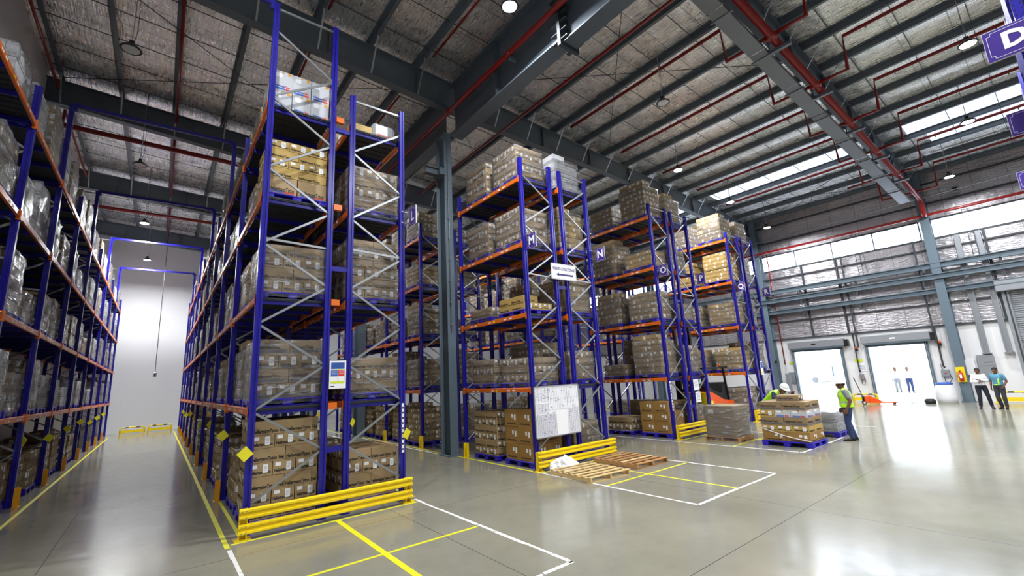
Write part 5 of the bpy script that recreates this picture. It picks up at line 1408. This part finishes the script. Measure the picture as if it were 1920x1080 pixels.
    # shoes
    for s in 'lr':
        a = Vector(D[s+'a']); q = Vector(D[s+'t']); d = q-a; fz = min(a.z-.09, q.z-.035)
        b = MB(); ang = math.atan2(d.y, d.x); n = 12
        for z, w, l0, l1 in ((0, .042, -.07, .2), (.03, .045, -.075, .205), (.06, .04, -.07, .17), (.1, .036, -.06, .05)):
            for k in range(n):
                u = 2*PI*k/n; xx = (l0+l1)/2 + (l1-l0)/2*math.cos(u); yy = w*math.sin(u)
                b.v.append((a.x+xx*math.cos(ang)-yy*math.sin(ang), a.y+xx*math.sin(ang)+yy*math.cos(ang), max(0, a.z-.09)+z))
        for r in range(3):
            for k in range(n): i = r*n+k; j = r*n+(k+1) % n; b.face((i, j, j+n, i+n), 'shoe_black', True)
        b.face([n-1-k for k in range(n)], 'shoe_black'); b.face([3*n+k for k in range(n)], 'shoe_black')
        b.build('shoe', t)
    # hair / helmet / eyes
    b = MB(); n = 20
    for z, rx, ry, ox in ((-.03, .07, .082, -.035), (.0, .088, .084, -.018), (.035, .1, .085, -.008), (.07, .1, .082, -.006), (.1, .078, .066, -.01), (.122, .05, .042, -.012), (.133, .012, .012, -.012)):
        for q in range(n):
            u = 2*PI*q/n; x = rx*math.cos(u)+ox
            if math.cos(u) > .3 and z < .07: x = min(x, .05 if z < .03 else .07)
            b.v.append(tuple(T @ Vector((x, ry*math.sin(u), z))))
    for r in range(6):
        for q in range(n): i = r*n+q; j = r*n+(q+1) % n; b.face((i, j, j+n, i+n), 'hair_black', True)
    b.face([6*n+q for q in range(n)], 'hair_black'); b.build('hair', t)
    b = MB()
    for s in (-1, 1):
        c = T @ Vector((.0785, s*.032, .0)); b.lathe([(.003, -.007), (.008, -.003), (.008, .003), (.003, .007)], 'paper_label', 8, c); c = T @ Vector((.0855, s*.032, .0)); b.lathe([(.001, -.005), (.0045, 0), (.001, .005)], 'ink_black', 8, c)
    b.build('eyes', t)
    if helmet:
        b = MB(); n = 24
        for z, rx, ry, ox in ((.03, .165, .125, .03), (.04, .165, .125, .03), (.045, .13, .112, .0), (.08, .128, .11, 0), (.12, .112, .096, 0), (.155, .08, .068, 0), (.172, .04, .036, 0), (.176, .01, .01, 0)):
            for q in range(n): u = 2*PI*q/n; b.v.append(tuple(T @ Vector((rx*math.cos(u)+ox, ry*math.sin(u), z))))
        for r in range(7):
            for q in range(n): i = r*n+q; j = r*n+(q+1) % n; b.face((i, j, j+n, i+n), 'helmet_white', True)
        b.face([7*n+q for q in range(n)], 'helmet_white'); b.face([n-1-q for q in range(n)], 'helmet_white'); b.build('hard_hat', t)
    return t
person('person standing in profile, white hard hat, lime vest, grey shirt, blue jeans', (16.43, 4.72, 0), math.radians(112),
       dict(le=(-.07, .23, 1.13), lw=(.03, .26, .9), re=(-.05, -.23, 1.13), rw=(.07, -.24, .9), hd=(.05, 0, 1.59), nk=(.03, 0, 1.48), la=(.02, .1, .09), lt=(.17, .12, .035), ra=(-.06, -.1, .09), rt=(.09, -.1, .035), lk=(.05, .1, .5)),
       'shirt_grey', 'denim', 'short', True, True, yaw=.0, sc=(1.16, 1.14, 1.03))
person('person in white hard hat bending over the floor stack, lime vest, navy shirt', (16.35, 6.92, 0), math.radians(-112),
       dict(pel=(-.05, 0, .92), spi=(.12, 0, 1.06), che=(.32, 0, 1.2), nb=(.47, 0, 1.3), nk=(.53, 0, 1.34), hd=(.65, 0, 1.4), ls=(.44, .18, 1.27), le=(.42, .3, 1.04), lw=(.6, .3, 1.22), rs=(.44, -.18, 1.27), re=(.5, -.27, 1.06), rw=(.68, -.2, 1.22),
            lh=(-.05, .09, .83), rh=(-.05, -.09, .83), lk=(.07, .12, .47), rk=(.1, -.12, .47), la=(-.02, .13, .09), ra=(-.02, -.13, .09), lt=(.13, .15, .035), rt=(.13, -.15, .035)),
       'shirt_navy', 'hi_vis', 'short', True, True, pitch=.55, sc=1.1)
person('person with folded arms in a white shirt and dark trousers, by the dock wall', (28.1, 3.05, 0), math.radians(190),
       dict(le=(.02, .25, 1.16), lw=(.2, .02, 1.2), re=(.02, -.25, 1.13), rw=(.18, -.03, 1.13), lh=(0, .1, .9), la=(-.02, .2, .09), lt=(.12, .24, .035), lk=(.02, .16, .5), ra=(.0, -.14, .09), rt=(.14, -.18, .035)),
       'shirt_white', 'navy_cloth', 'long', None, False, yaw=-.15, pitch=.05)
person('person in a blue shirt and open lime vest strap, hand at pocket', (28.0, 2.5, 0), math.radians(160),
       dict(le=(-.08, .25, 1.14), lw=(.08, .19, .93), re=(-.06, -.25, 1.14), rw=(.04, -.23, .9), la=(.0, .1, .09), ra=(-.1, -.1, .09), rt=(.05, -.12, .035)),
       'shirt_blue', 'charcoal_cloth', 'short', None, False, yaw=.25, pitch=.05)
b = MB(); b.bar((-.02, .07, 1.47), (.155, .1, 1.2), .05, .012, 'hi_vis', up=(1, 0, 0)); b.bar((.155, .1, 1.2), (.15, .09, 1.02), .05, .012, 'hi_vis', up=(1, 0, 0)); b.lathe([(.15, -.02), (.152, .02)], 'hi_vis', 20, (0, 0, 1.0))
b.build('safety_strap', [o for o in bpy.data.objects if o.name.startswith('person') and o.get('label', '').startswith('person in a blue')][0])
person('person outside the big dock door in a pale shirt and blue trousers', (40.0, 7.65, -.05), math.radians(200), {}, 'shirt_white', 'denim', 'long', None, False, detail=False)
person('person outside the big dock door in pale clothes, second of the pair', (40.3, 8.35, -.05), math.radians(170), dict(le=(.1, .3, 1.3), lw=(.1, .12, 1.5)), 'shirt_white', 'shirt_grey', 'long', None, False, detail=False)
